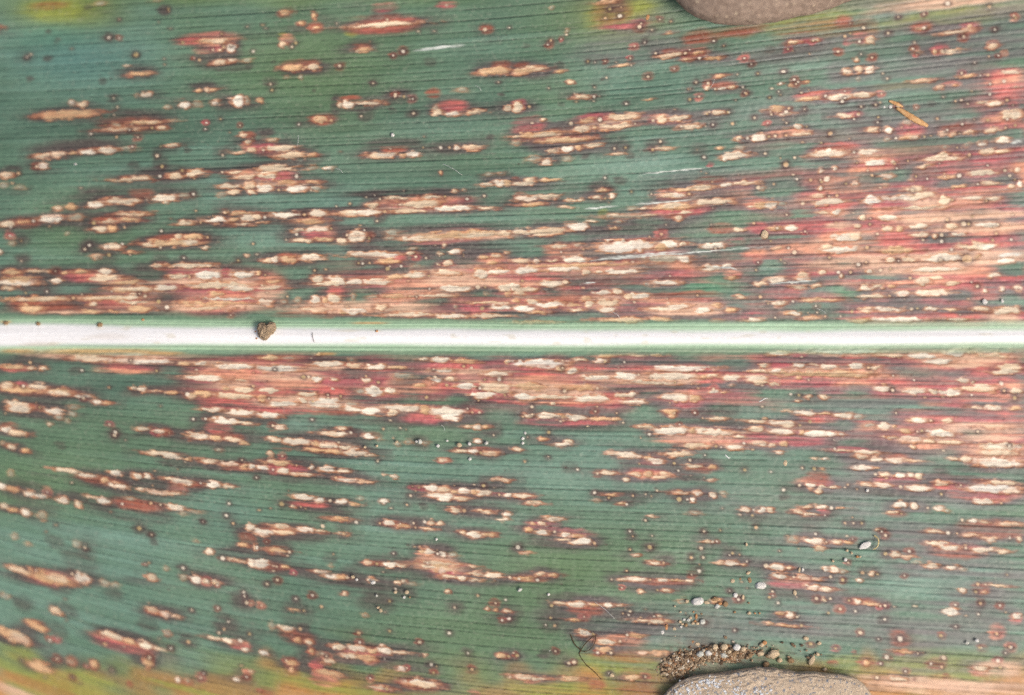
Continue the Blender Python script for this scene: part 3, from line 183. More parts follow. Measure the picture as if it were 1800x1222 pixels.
n_str = vnoise(X, Wv, 70, 2.6, 1) * 0.6 + vnoise(X, Wv, 24, 2.0, 2) * 0.4     # fibres along the veins
n_strw = vnoise(X, Wv, 110, 7.0, 3)
n_rag = vnoise(X, Wv, 22, 2.3, 101) * .6 + vnoise(X, Wv, 9, 2.0, 102) * .5      # ragged fibre ends
n_fine = vnoise(X, Wv, 4.0, 2.6, 4)
n_fin2 = vnoise(X, Wv, 7.0, 5.0, 41)
n_out = vnoise(X, Wv, 13, 6.0, 5)
n_out2 = vnoise(X, Wv, 34, 9.0, 6)
n_mid = vnoise(X, Wv, 90, 28, 8)
n_big = vnoise(X, Wv, 330, 150, 9)

# relief of the whole blade: it sags away from the plane of focus towards its edges and its left end
def rbf_relief():
    pts = np.array([  # x, y, sag
        (0, 0, 8.5), (150, 80, 7.5), (0, 300, 5), (0, 480, 3.2), (0, 600, 2.6), (0, 760, 4.0), (0, 900, 6.0), (0, 1050, 8.5), (0, 1222, 11),
        (350, 0, 5), (350, 250, 1.5), (350, 450, 1.6), (300, 600, 1.2), (350, 780, 1.8), (350, 950, 4.0), (350, 1220, 8), (600, 1220, 6), (850, 1220, 3.6),
        (700, 0, 5.5), (700, 120, 3.4), (700, 300, 1.0), (700, 450, .6), (700, 600, .5), (700, 800, .6), (700, 1000, 1.0),
        (1050, 0, 1.6), (1050, 200, .5), (1050, 400, 0), (1050, 600, 0), (1050, 850, 0), (1050, 1050, .3), (1150, 1220, .6),
        (1350, 50, 1.0), (1350, 300, .3), (1350, 600, .3), (1350, 900, 0), (1350, 1150, .6), (1600, 0, 4), (1600, 250, 1.6), (1600, 450, 1.6), (1600, 700, 1.2), (1600, 950, .9), (1600, 1200, 2.0),
        (1800, 0, 5), (1800, 300, 3), (1800, 600, 2.6), (1800, 900, 1.8), (1800, 1200, 3.2), (2400, 600, 7), (-600, 600, 12), (-600, 0, 20), (-600, 1200, 22), (2400, 0, 11), (2400, 1200, 9)], float)
    cx = np.linspace(-680, 2480, 120); cy = np.linspace(-120, 1340, 60)
    CX, CY = np.meshgrid(cx, cy)
    num = np.zeros_like(CX); den = np.zeros_like(CX)
    for px, py, s in pts:
        sig = 150.0 if -100 < px < 1900 else 420.0
        wgt = np.exp(-((CX - px) ** 2 + (CY - py) ** 2) / (2 * sig * sig)) + 1e-9
        num += wgt * s; den += wgt
    return cx, cy, num / den
rcx, rcy, rz = rbf_relief()

def sag_at(x, y):
    x = np.asarray(x, dtype=np.float64); y = np.asarray(y, dtype=np.float64)
    a = np.clip((x - rcx[0]) / (rcx[1] - rcx[0]), 0, len(rcx) - 1.001)
    b = np.clip((y - rcy[0]) / (rcy[1] - rcy[0]), 0, len(rcy) - 1.001)
    i = a.astype(int); j = b.astype(int); fa = a - i; fb = b - j
    return (rz[j, i] * (1 - fa) + rz[j, i + 1] * fa) * (1 - fb) + (rz[j + 1, i] * (1 - fa) + rz[j + 1, i + 1] * fa) * fb

SAG = 10.0
mid_y = smooth_curve([-700, 0, 500, 900, 1400, 1800, 2400], [588, 588.5, 591, 593, 594.5, 591.5, 590])
mid_h = smooth_curve([-700, 0, 300, 600, 1200, 1800, 2400], [20, 17.5, 14.5, 12.5, 11.5, 10.8, 10])   # half width of the white rib

def rib_height(x, y):
    """shallow channel of the midrib with a low rounded rib in it"""
    d = y - mid_y(x)
    h = mid_h(x)
    return -8.0 * np.exp(-(d / 42.0) ** 2) + 5.5 * np.exp(-(d / (h * 1.05)) ** 2)

def surf(x, y):
    return -SAG * sag_at(x, y) + rib_height(x, y)

def to_world(x, y, z):
    k = (D - z) / D
    return (x - 900.0) * k * S, (611.0 - y) * k * S, z * S

def P(x, y, up=0.0):
    z = float(surf(x, y)) + up
    return to_world(x, y, z)

Z = (-SAG * sag_at(X, Y) + rib_height(X, Y)).astype(np.float32)

# ------------------------------------------------------------------ veins
vr = np.random.default_rng(21)
vpos, vstr = [], []
for sgn in (-1, 1):
    w = 26.0
    k = 0
    while w < 780:
        vpos.append(sgn * w); vstr.append(vr.uniform(0.65, 1.0) if k % 2 == 0 else vr.uniform(0.15, 0.55))
        w += vr.uniform(6.5, 11.5)
        k += 1
vpos = np.array(vpos); vstr = np.array(vstr)
o_ = np.argsort(vpos); vpos = vpos[o_].astype(np.float32); vstr = vstr[o_].astype(np.float32)
Wj = Wv + 0.9 * vnoise(X, Wv, 120, 30, 31)
vi = np.clip(np.searchsorted(vpos, Wj), 1, len(vpos) - 1)
lft = np.abs(Wj - vpos[vi - 1]); rgt = np.abs(Wj - vpos[vi])
nv = np.where(lft < rgt, vi - 1, vi)
dv_ = np.minimum(lft, rgt)
strip = vi
dash = vnoise(X, nv.astype(np.float32) * 7.3, 11, 1.0, 32)
dash2 = vnoise(X, nv.astype(np.float32) * 3.1, 130, 1.0, 33)
vein = np.exp(-(dv_ / 1.15) ** 2) * vstr[nv] * np.clip(0.78 + 0.5 * dash + 0.5 * dash2, 0.08, 1.25)
strip_n = vnoise(X, strip.astype(np.float32) * 5.7, 260, 1.0, 34)
st2 = (np.searchsorted(vpos[::2], Wj)).astype(np.float32)
strip_p = vnoise(X + 37.0 * (st2 % 7), st2 * 9.3, 46, 1.0, 35)          # patches that stop at the veins
strip_p = np.clip(strip_p * 1.8, -1, 1)

# ------------------------------------------------------------------ pigment layers
sh = X.shape
A = {k: np.zeros(sh, np.float32) for k in 'hlrRtbgk'}
core_a = np.zeros(sh, np.float32); core_d = np.zeros(sh, np.float32); core_c = np.zeros(sh + (3,), np.float32)
rim_a = np.zeros(sh, np.float32); halo_a = np.zeros(sh, np.float32)
ring_a = np.zeros(sh, np.float32); dot_a = np.zeros(sh, np.float32)
dot_c = np.zeros(sh + (3,), np.float32)
wht_a = np.zeros(sh, np.float32)
lab = np.zeros(sh, np.int32); lab_m = np.full(sh, 0.5, np.float32)

CORE = {'B': lin(241, 231, 212), 'C': lin(238, 225, 200), 'c': lin(230, 208, 174), 'o': lin(220, 182, 136), 'd': lin(186, 180, 154)}
amp = {'h': 0.90, 'l': 0.55, 'r': 0.92, 'R': 0.86, 't': 0.90, 'b': 0.78, 'g': 0.86, 'k': 0.66}

entries = []
tx = ty = 0.0; ts = 1.0
for line in TILES.strip().splitlines():
    if line[0] == 'T':
        _, a_, b_, c_ = line.split(); tx, ty, ts = float(a_), float(b_), float(c_)
        continue
    for e in line.split('|'):
        q = e.split(); t = q[0]; v = [float(z) for z in q[1:]]
        if t in 'sSk' :
            cxp, cyp, dd = tx + v[0] / ts, ty + v[1] / ts, v[2] / ts
            entries.append((t, cxp - dd / 2, cxp + dd / 2, cyp, dd, 0.0))
        else:
            entries.append((t, tx + v[0] / ts, tx + v[1] / ts, ty + v[2] / ts, v[3] / ts, v[4] / ts if len(v) > 4 else 0.0))
# the blade goes on beyond the picture: the same kinds of marks there
er = np.random.default_rng(77)
for k in range(170):
    x = er.uniform(-600, -30) if k % 2 else er.uniform(1815, 2400)
    y = er.uniform(10, 1200)
    if abs(y - MID) < 40: continue
    L = er.uniform(15, 70); hh = er.uniform(7, 16)
    entries.append((['C', 'c', 'o', 's'][int(er.integers(4))], x, x + L, y, hh, 0.0) if er.random() > .3 else ('s', x, x + 6, y, 6, 0.0))
    if er.random() < .5: entries.append((['h', 'r', 'R'][int(er.integers(3))], x - 8, x + L + 8, y + 2, hh * 2.2, 0.0))

sr = np.random.default_rng(404)
for k in range(230):       # small rusty spots strewn between the streaks
    x = sr.uniform(10, 1790); z = sr.random()
    y = sr.uniform(20, 230) if z < .38 else sr.uniform(980, 1200) if z < .72 else sr.uniform(240, 980)
    if z < .38 and sr.random() < .5: x = sr.uniform(1100, 1790)
    if abs(y - MID) < 36 or (1160 < x < 1520 and (y < 70 or y > 1110)): continue
    dd = sr.uniform(3.5, 7.5)
    entries.append((('R', 'k', 'r')[int(sr.integers(3))], x - dd * 1.5, x + dd * 1.5, y, dd * 2.3, 0.0))
    entries.append(('S' if sr.random() < .4 else 's', x - dd / 2, x + dd / 2, y, dd, 0.0))

def win(x0, x1, y0, y1):
    i0, i1 = np.searchsorted(gx, [x0, x1]); j0, j1 = np.searchsorted(gy, [y0, y1])
    return slice(j0, j1), slice(i0, i1)

for n, (t, x0, x1, yc, hh, slope) in enumerate(entries):
    xc = (x0 + x1) / 2; a = max((x1 - x0) / 2, 1.5); b = max(hh / 2, 1.2)
    wc = vein_w(xc, yc); fc = vein_f(xc, yc)
    marg_y = b * 2.2 + 14 + abs(a) * 0.22; marg_x = a * 1.9 + 16
    sl = win(xc - marg_x, xc + marg_x, yc - marg_y, yc + marg_y)
    if sl[0].stop <= sl[0].start or sl[1].stop <= sl[1].start: continue
    if t == 'w':
        dyv = (Y[sl] - yc) - slope * (X[sl] - xc) / (2 * a)
    else:
        dyv = (Wv[sl] - wc) * fc
    dxv = X[sl] - xc
    no, no2 = n_out[sl], n_out2[sl]
    if t in 'BcCod':
        a = a * 1.12; bb = b * (0.94 + 0.22 * no2)
        dv2 = dyv + (0.9 + 0.20 * b) * no + (0.5 + .16 * b) * n_str[sl] + .22 * b * n_fin2[sl]
        dx2 = dxv + (1.5 + 0.10 * a) * n_fin2[sl]
        q = np.sqrt(np.abs(dx2 / a) ** 1.65 + (dv2 / bb) ** 2)
        dist = (q - 1.0) * min(b, a)
        soft = 1.9 if t != 'd' else 3.2
        m = sstep(soft, -soft, dist + (0.9 + .26 * b) * n_rag[sl] + .9 * n_fine[sl]) * (1 - (.42 if t != 'o' else .55) * sstep(.55, 1.05, np.abs(dxv / a) + .15 * no2))
        if t == 'd': m = m * 0.72
        inner = np.clip(-dist / max(b, 2.0), 0, 1)
        upd = m > core_a[sl] * 0.98
        take = m * (1 - 0.0)
        cc = core_c[sl]; ca = core_a[sl]
        tint = 0.93 + 0.13 * (((n * 7919) % 101) / 50.0 - 1.0)
        hj = ((n * 15485863) % 61) / 30.0 - 1.0
        newc = CORE[t][None, None, :] * tint * np.array([1.0, 1.0 - .05 * hj, 1.0 - .10 * hj], np.float32)
        cc[:] = np.where((m > 0.02)[..., None], cc * (1 - m[..., None]) + newc * m[..., None], cc)
        # keep unpremultiplied colour where first written
        first = (ca < 0.02) & (m > 0.02)
        cc[first] = (newc * np.ones_like(cc))[first]
        core_d[sl] = np.maximum(core_d[sl], inner * m)
        ca[:] = np.maximum(ca, m)
        if t != 'd':
            rim_a[sl] = np.maximum(rim_a[sl], sstep(3.0, 0.0, dist + (0.9 + .26 * b) * n_rag[sl] + 1.0 * n_fin2[sl]) * (0.45 if t == 'C' else .75) * np.clip(.55 + .9 * no2 + .5 * no, .1, 1))
            halo_a[sl] = 1 - (1 - halo_a[sl]) * (1 - (.30 if t == 'C' else .42) * np.exp(-np.clip(dist, 0, None) / 6.0) * (0.7 + 0.6 * no2))
        lm = lab_m[sl]; ll = lab[sl]
        u = m > np.maximum(.42, lm - .1)
        ll[u] = n + 1; lm[u] = m[u]
    elif t in 'sS':
        r = max(b * (0.40 + .35 * (((n * 7919) % 97) / 97.0)), 1.2)
        q = np.sqrt(dxv ** 2 * 0.85 + dyv ** 2 * 1.1) + 0.8 * n_fin2[sl]
        m = sstep(r + 1.2, r - 1.0, q)
        rw = (1.0 if t == 's' else 1.45) * (2.6 + 0.45 * r)
        g = np.exp(-(np.clip(q - r, 0, None) / rw) ** 2) * (0.45 + .5 * (((n * 104729) % 89) / 89.0) if t == 's' else 1.0) * np.clip(.8 + .5 * no, .3, 1)
        ring_a[sl] = np.maximum(ring_a[sl], g)
        halo_a[sl] = 1 - (1 - halo_a[sl]) * (1 - (0.50 if t == 's' else .60) * np.exp(-np.clip(q - r, 0, None) / (1.7 * rw)))
        dc = dot_c[sl]; da = dot_a[sl]
        cc = (CORE['c'], CORE['o'], CORE['C'], lin(196, 170, 118))[(n * 31) % 4] * (0.78 + .22 * (((n * 1299709) % 83) / 83.0))
        u = m > da
        dc[u] = cc
        da[u] = m[u]
        lm = lab_m[sl]; ll = lab[sl]
        u = q < r + .8 * rw
        ll[u] = n + 1; lm[u] = 1.0
    elif t == 'w':
        q = np.sqrt(np.abs(dxv / a) ** 3 + ((dyv + 1.2 * no) / (b * (1 + .25 * no2))) ** 2)
        wht_a[sl] = np.maximum(wht_a[sl], sstep(1.25, 0.5, q) * (0.72 + 0.3 * n_fin2[sl]))
    else:
        if t == 'k': a, b = a * 1.25, b * 0.9
        q = np.sqrt(np.abs((dxv + 0.12 * a * no2 + 4 * n_str[sl]) / a) ** 2.2 + np.abs((dyv + 1.8 * no + .12 * b * no2) / b) ** 2.2)
        m = amp[t] * sstep(1.42, 0.55, q + .16 * strip_p[sl]) * np.clip(0.84 + 0.42 * n_str[sl] + 0.20 * n_strw[sl] + .26 * strip_p[sl], 0, 1.15)
        A[t][sl] = 1 - (1 - A[t][sl]) * (1 - np.clip(m, 0, 0.93))

# the right end and the tissue along the midrib are blighted almost without gaps
reg = (.95 * sstep(1180, 1560, X + 90 * n_mid) * np.exp(-((Y - 420) / 150) ** 4) + .85 * sstep(1280, 1620, X + 90 * n_mid) * np.exp(-((Y - 680) / 90) ** 4)
       + .7 * sstep(250, 420, X + 60 * n_mid) * np.exp(-((Y - 668) / 48) ** 4) * sstep(1420, 1300, X) + .6 * sstep(520, 700, X) * np.exp(-((Y - 508) / 45) ** 4) * sstep(1350, 1250, X)
       + .6 * sstep(260, 330, X) * sstep(520, 470, X) * np.exp(-((Y - 515) / 38) ** 4) + .6 * sstep(1620, 1770, X + 50 * n_mid) * sstep(880, 800, Y) * sstep(100, 160, Y))
reg = np.clip(reg, 0, .95) * np.clip(.34 + .8 * vnoise(X, Wv, 100, 13, 111) + .5 * strip_p + .25 * n_str, 0, 1)
A['r'] = 1 - (1 - A['r']) * (1 - np.clip(reg, 0, .9))
# tiny flecks scattered through the diseased parts
fr = np.random.default_rng(5)
den = np.clip(A['h'] + A['l'] * .7 + A['r'] * .6 + A['k'] * .5, 0, 1)
for k in range(2300):
    x = fr.uniform(0, 1800); y = fr.uniform(0, 1222)
    i = np.searchsorted(gx, x); j = np.searchsorted(gy, y)
    if fr.random() > den[j, i] * .8 + 0.09 or abs(y - MID) < 34: continue
    r = fr.uniform(0.3, 1.3)
    sl = win(x - 7, x + 7, y - 6, y + 6)
    q = np.sqrt(((X[sl] - x) / fr.uniform(1, 2.2)) ** 2 + (Y[sl] - y) ** 2)
    m = sstep(r + 1.3, r - 0.9, q) * fr.uniform(.5, 1)
    if fr.random() < .40:
        ring_a[sl] = np.maximum(ring_a[sl], m * .8)
    else:
        u = m > dot_a[sl]
        dot_c[sl][u] = CORE['o'] if fr.random() < .55 else CORE['c']
        dot_a[sl][u] = m[u]
        ring_a[sl] = np.maximum(ring_a[sl], .6 * np.exp(-(np.clip(q - r, 0, None) / 2.0) ** 2))
        halo_a[sl] = np.maximum(halo_a[sl], .35 * np.exp(-(q / 6.0) ** 2))

def boxblur(a, rx, ry, it=2):
    for _ in range(it):
        for ax, r in ((1, rx), (0, ry)):
            p = np.pad(a, [(r + 1, r) if k == ax else (0, 0) for k in (0, 1)], mode='edge')
            c = np.cumsum(p, axis=ax, dtype=np.float64)
            n = a.shape[ax]
            a = ((np.take(c, np.arange(2 * r + 1, 2 * r + 1 + n), axis=ax) - np.take(c, np.arange(n), axis=ax)) / (2 * r + 1)).astype(np.float32)
    return a
# green of the living blade
g_dark, g_mid, g_teal, g_blue, g_yel = lin(74, 100, 78), lin(95, 128, 104), lin(120, 156, 137), lin(92, 130, 124), lin(98, 126, 80)
tone = 0.40 * n_big + 0.26 * n_mid + 0.30 * strip_n + 0.08 * n_str
REG = [(1085, 150, 170, 45, .65), (900, 800, 260, 60, .40), (720, 910, 320, 80, .30), (1500, 225, 120, 35, .40), (1650, 1010, 170, 45, .55), (1320, 150, 160, 50, .25),
       (560, 900, 200, 60, .2), (1560, 850, 200, 40, .25), (1560, 720, 200, 25, .2), (900, 430, 160, 20, -.2), (700, 220, 190, 70, -.35), (720, 300, 230, 50, -.40), (220, 230, 260, 40, -.45),
       (120, 600, 160, 70, -.1), (60, 690, 120, 30, -.2), (80, 850, 140, 40, -.25), (560, 60, 160, 90, -.35), (980, 300, 140, 30, .25), (1080, 280, 160, 40, .3), (480, 440, 150, 30, .2), (470, 720, 120, 40, .1), (300, 930, 260, 70, .12), (1250, 940, 260, 40, -.1)]
for rx_, ry_, sx_, sy_, v in REG:
    tone += v * np.exp(-(((X - rx_) / sx_) ** 2 + ((Y - ry_) / sy_) ** 2))
tone += 0.05
tp = np.clip(tone, 0, 1)[..., None]; tn = np.clip(-tone, 0, 1)[..., None]
rgb = g_mid * (1 - tp - tn) + g_teal * tp + g_dark * tn

n_hue = vnoise(X, Y, 210, 120, 71); n_hue2 = vnoise(X, Y, 160, 90, 72)
rgb = rgb * (1 + .04 * n_fin2)[..., None]

def mixto(c, a):
    global rgb
    a = np.clip(a, 0, 1)[..., None]
    rgb = rgb * (1 - a) + c * a

mixto(g_yel, np.clip(n_hue, 0, 1) * .45); mixto(g_blue, np.clip(n_hue2, 0, 1) * .18)
for rx_, ry_, sx_, sy_, v, c in [(130, 105, 110, 50, .5, lin(80, 130, 126)), (115, 22, 85, 26, .9, lin(142, 152, 56)), (1085, 25, 70, 40, .8, lin(166, 146, 50)), (90, 60, 60, 22, .5, lin(96, 150, 124)), (1030, 1000, 240, 75, .75, g_yel), (560, 110, 170, 90, .75, g_yel), (1010, 40, 120, 50, .6, g_yel), (880, 1120, 200, 60, .4, g_yel), (60, 840, 140, 50, .4, g_yel),
                                 (150, 430, 200, 50, .25, g_yel), (1490, 513, 30, 22, .8, lin(96, 160, 112)), (1250, 505, 60, 20, .5, lin(86, 158, 110)), (1230, 690, 140, 30, .35, lin(90, 150, 104))]:
    mixto(c, v * np.exp(-(((X - rx_) / sx_) ** 2 + ((Y - ry_) / sy_) ** 2)))

# chlorosis and dead margin along both edges of the blade
edge_t = sstep(34, -30, Y + 22 * n_mid + 10 * n_str) * sstep(1420, 1620, X + 60 * n_mid)
edge_b = sstep(1208, 1268, Y + 22 * n_mid + 10 * n_str)
bm_ = sum(v * np.exp(-((X - c) / w) ** 2) for c, w, v in [(60, 200, 1), (560, 150, 1), (1060, 150, 1), (1620, 260, 1), (-500, 400, 1), (2300, 500, 1), (860, 60, .35), (330, 90, .45)])
bm_ = np.clip(bm_, 0, 1)
mixto(lin(140, 146, 62), sstep(1120, 1215, Y + 38 * vnoise(X, Wv, 60, 30, 121)) * .88 * bm_)
mixto(lin(196, 128, 66), sstep(1160, 1232, Y + 50 * vnoise(X, Wv, 44, 26, 122)) * .8 * bm_)
mixto(lin(120, 140, 60), sstep(24, -16, Y + 10 * n_mid) * .5 * sstep(1000, 600, X))
mixto(lin(150, 158, 66), A['g'] * (0.85 + 0.2 * n_str))
mixto(lin(116, 112, 110), A['l'])
mixto(lin(112, 106, 104), sstep(1150, 1650, X + 80 * n_mid) * np.clip(.28 + .55 * n_strw + .35 * n_mid, 0, .75))
mixto(lin(78, 69, 62), A['h'])
mixto(lin(80, 67, 60), A['k'])
mixto(lin(158, 102, 56), A['b'] * (0.9 + 0.25 * n_str))
mixto(lin(204, 164, 116) * (1 + .15 * n_strw)[..., None], np.clip(edge_t + edge_b * bm_, 0, 1) * np.clip(.7 + .45 * n_str + .35 * n_mid, 0, .95))
right = sstep(500, 1500, X + 100 * n_mid)[..., None]
prox = boxblur(core_a + .8 * dot_a + .5 * A['r'] + .35 * A['R'], 18, 5)
prox = sstep(.05, .34, prox + .05 * n_str + .085 * strip_p + .04 * n_mid)
mixto((lin(80, 72, 66) * (1 - right) + lin(108, 99, 98) * right) * (1 + .12 * n_str + .06 * n_fin2)[..., None], prox * .88)
mixto(lin(88, 76, 70), np.clip(halo_a * (.8 + .4 * strip_p), 0, .8))
# where lesions crowd together the tissue between them is dead too: buff, red and brown fibres
crowd = sstep(.30, .62, boxblur(core_a + .35 * A['r'] + .3 * A['t'], 22, 7) + .10 * n_strw + .06 * n_str)
n_sel = vnoise(X, Wv, 120, 5.5, 61) + .35 * n_str
sel_r = sstep(-.05, .35, n_sel)[..., None]; sel_t = sstep(-.1, -.45, n_sel)[..., None]
gap_c = lin(160, 124, 108) * (1 - sel_r) * (1 - sel_t) + lin(190, 110, 100) * sel_r + lin(220, 180, 148) * sel_t
mixto(gap_c * (1 + .2 * n_str)[..., None], crowd * .85)
n_r1 = sstep(-.45, .45, vnoise(X, Wv, 70, 14, 91) + .35 * n_str)[..., None]; n_r2 = sstep(0.0, .7, vnoise(X, Wv, 110, 18, 92) + .4 * n_strw)[..., None]
red_c = (lin(172, 88, 90) * (1 - n_r1) + lin(202, 106, 94) * n_r1) * (1 - n_r2) + lin(220, 152, 118) * n_r2
mixto(red_c * (1 + .28 * n_str + .12 * n_fin2)[..., None], A['r'] * np.clip(0.84 + 0.4 * n_str + .2 * strip_p, 0, 1))
mixto(lin(154, 84, 60) * np.clip(1 + .4 * n_strw, .5, 1.5)[..., None], A['R'] * (0.85 + 0.3 * n_str))
tan_c = lin(216, 176, 144) * np.clip(1 + 0.22 * n_str + .15 * n_strw, .6, 1.4)[..., None]
mixto(tan_c, A['t'])
# veins, paler tissue between them
rgb *= (1 - 0.64 * np.clip(vein, 0, 1) * (1 - 0.70 * np.clip(A['t'] + A['r'] * .8 + crowd * .5, 0, 1)))[..., None]
rgb *= (1 + 0.06 * n_fine + 0.06 * n_str + .10 * np.exp(-((dv_ - 3.2) / 1.2) ** 2) * vstr[nv])[..., None]
mixto(lin(136, 78, 60) * np.clip(1 + .5 * n_fin2, .4, 1.6)[..., None], rim_a)
# dead centres: buff, stained brown towards the rim and along fibres
inn = sstep(-0.05, 0.30, core_d + .12 * n_str + .1 * n_fin2)[..., None]
stain = lin(206, 148, 104)
cc = stain * (1 - inn) + core_c * inn
cc = cc * (1 + 0.17 * n_str + 0.09 * n_fine + .07 * n_out2)[..., None]
fib = np.clip(vnoise(X, Wv, 60, 3.4, 81) * 2.2 - .7 + .5 * n_strw, 0, 1)[..., None] * .48
cc = cc * (1 - fib) + lin(196, 136, 100) * fib
mixto(cc, np.clip(core_a, 0, 1))
rgb *= (1 - 0.22 * np.clip(vein, 0, 1) * core_a)[..., None]
mixto(lin(74, 44, 36), np.clip(ring_a - dot_a, 0, 1) * .95)
mixto(dot_c, dot_a * .92)
mixto(lin(220, 226, 214), np.clip(wht_a * (1.05 + .45 * n_rag + .3 * n_fine), 0, 1))

# midrib: white, with pale green strips beside it
dm = Y - mid_y(gx)[None, :] + 1.4 * vnoise(X, Y * 0, 170, 1, 57)
hm = mid_h(gx)[None, :].astype(np.float32)
dn = np.abs(dm) - hm
pale = sstep(22, 6, dn + 1.5 * n_strw + .8 * n_str)
mixto(lin(160, 192, 156) * (1 + 0.42 * vnoise(X, dm, 900, 2.2, 51) + .05 * n_str)[..., None], pale * .92)
mixto(lin(96, 138, 100), sstep(22, 15, dn + 2 * n_strw) * (1 - pale) * .55)
mixto(lin(243, 243, 240) * (1 + .05 * vnoise(X, dm, 420, 2.4, 53) + .05 * vnoise(X, dm, 300, 5, 52))[..., None], sstep(6.0, -5.0, dn + 1.6 * vnoise(X, dm, 90, 60, 54) + .8 * n_str))
mixto(lin(206, 196, 158), np.clip(vnoise(X, dm, 26, 6, 55) * 2 - 1.35, 0, .35) * sstep(4, -2, dn))
mixto(lin(196, 176, 150), np.clip(vnoise(X, dm, 120, 14, 56) * 1.6 - .9, 0, .4) * sstep(8, 0, dn) * sstep(420, 0, X))
# a few rusty flecks where lesions reach the strips
for fx, fy, fl_, fh in [(2, 617, 60, 7), (80, 617, 200, 8), (250, 621, 70, 5), (0, 566, 20, 4), (620, 568, 60, 4), (560, 622, 30, 5)]:
    m = np.exp(-(((X - fx - fl_ / 2) / (fl_ / 2)) ** 4 + ((Y - fy) / (fh / 2)) ** 2))
    mixto(lin(206, 156, 92), m * .75)
dirt = np.exp(-(((X - 1205) / 60) ** 2 + ((Y - 1162) / 36) ** 2) ** 2) + .8 * np.exp(-(((X - 1300) / 90) ** 2 + ((Y - 1150) / 26) ** 2) ** 2) + .5 * np.exp(-(((X - 1215) / 60) ** 2 + ((Y - 1085) / 30) ** 2))
mixto(lin(104, 88, 70), np.clip(dirt * (.45 + .5 * n_fin2 + .3 * n_fine), 0, .75))
dust = np.clip(vnoise(X, Y, 3.2, 3.2, 141) * 2.2 - 1.25 + .35 * vnoise(X, Y, 90, 70, 142), 0, .5)
mixto(lin(190, 186, 164), dust * .25)
rgb = np.clip(rgb, 0.004, 0.92).astype(np.float32)

# fine relief: veins sunk, dead centres slightly sunk and wrinkled, spots with a raised rim
rel = (-1.5 * np.clip(vein, 0, 1) - 1.5 * core_a * (0.6 + 0.6 * core_d) + 0.5 * n_str * (0.5 + core_a) + 0.25 * n_fin2
       - 0.3 * np.clip(ring_a - dot_a, 0, 1) + 0.6 * strip_n + 1.3 * n_mid + 1.0 * n_rag * core_a)
rel *= sstep(-6, 10, dn) * 0.92 + 0.08
Z = Z + rel.astype(np.float32) + ((5.5 * vnoise(X, Wv, 300, 85, 131) + 3.0 * vnoise(X, Wv, 130, 40, 132)) * sstep(5, 60, dn)).astype(np.float32)

# ------------------------------------------------------------------ the leaf's material
def leaf_material():
    m = bpy.data.materials.new('leaf_tissue'); m.use_nodes = True
    nt = m.node_tree; nd = nt.nodes; lk = nt.links
    b = nd['Principled BSDF']
    at = nd.new('ShaderNodeAttribute'); at.attribute_name = 'pigment'
    tc = nd.new('ShaderNodeTexCoord')
    mp = nd.new('ShaderNodeMapping'); mp.inputs['Scale'].default_value = (0.35, 1.0, 1.0)
    lk.new(tc.outputs['Object'], mp.inputs['Vector'])
    nz = nd.new('ShaderNodeTexNoise'); nz.inputs['Scale'].default_value = 5200; nz.inputs['Detail'].default_value = 3
    lk.new(mp.outputs['Vector'], nz.inputs['Vector'])
    mr = nd.new('ShaderNodeMapRange'); mr.inputs['From Min'].default_value = .25; mr.inputs['From Max'].default_value = .75
    mr.inputs['To Min'].default_value = .93; mr.inputs['To Max'].default_value = 1.07
    lk.new(nz.outputs['Fac'], mr.inputs['Value'])
    mx = nd.new('ShaderNodeVectorMath'); mx.operation = 'SCALE'
    lk.new(at.outputs['Color'], mx.inputs[0]); lk.new(mr.outputs['Result'], mx.inputs['Scale'])
    lk.new(mx.outputs['Vector'], b.inputs['Base Color'])
    n2 = nd.new('ShaderNodeTexNoise'); n2.inputs['Scale'].default_value = 600
    lk.new(mp.outputs['Vector'], n2.inputs['Vector'])
    m2 = nd.new('ShaderNodeMapRange'); m2.inputs['To Min'].default_value = .42; m2.inputs['To Max'].default_value = .70
    lk.new(n2.outputs['Fac'], m2.inputs['Value']); lk.new(m2.outputs['Result'], b.inputs['Roughness'])
    b.inputs['Specular IOR Level'].default_value = 0.75
    bp = nd.new('ShaderNodeBump'); bp.inputs['Strength'].default_value = 0.30; bp.inputs['Distance'].default_value = 4e-5
    lk.new(nz.outputs['Fac'], bp.inputs['Height']); lk.new(bp.outputs['Normal'], b.inputs['Normal'])
    return m
leaf_mat = leaf_material()

# ------------------------------------------------------------------ cut the blade into its parts
kz = (D - Z) / D
VX = ((X - 900.0) * kz * S).astype(np.float32); VY = ((611.0 - Y) * kz * S).astype(np.float32); VZ = (Z * S).astype(np.float32)
verts = np.stack([VX.ravel(), VY.ravel(), VZ.ravel()], axis=1)
cols = np.concatenate([rgb.reshape(-1, 3), np.ones((NX * NY, 1), np.float32)], axis=1)
dzx = np.gradient(VZ, axis=1) / np.maximum(np.gradient(VX, axis=1), 1e-9)
dzy = np.gradient(VZ, axis=0) / np.minimum(np.gradient(VY, axis=0), -1e-9)
nrm = np.stack([-dzx.ravel(), -dzy.ravel(), np.ones(NX * NY, np.float32)], axis=1)
nrm /= np.linalg.norm(nrm, axis=1, keepdims=True)

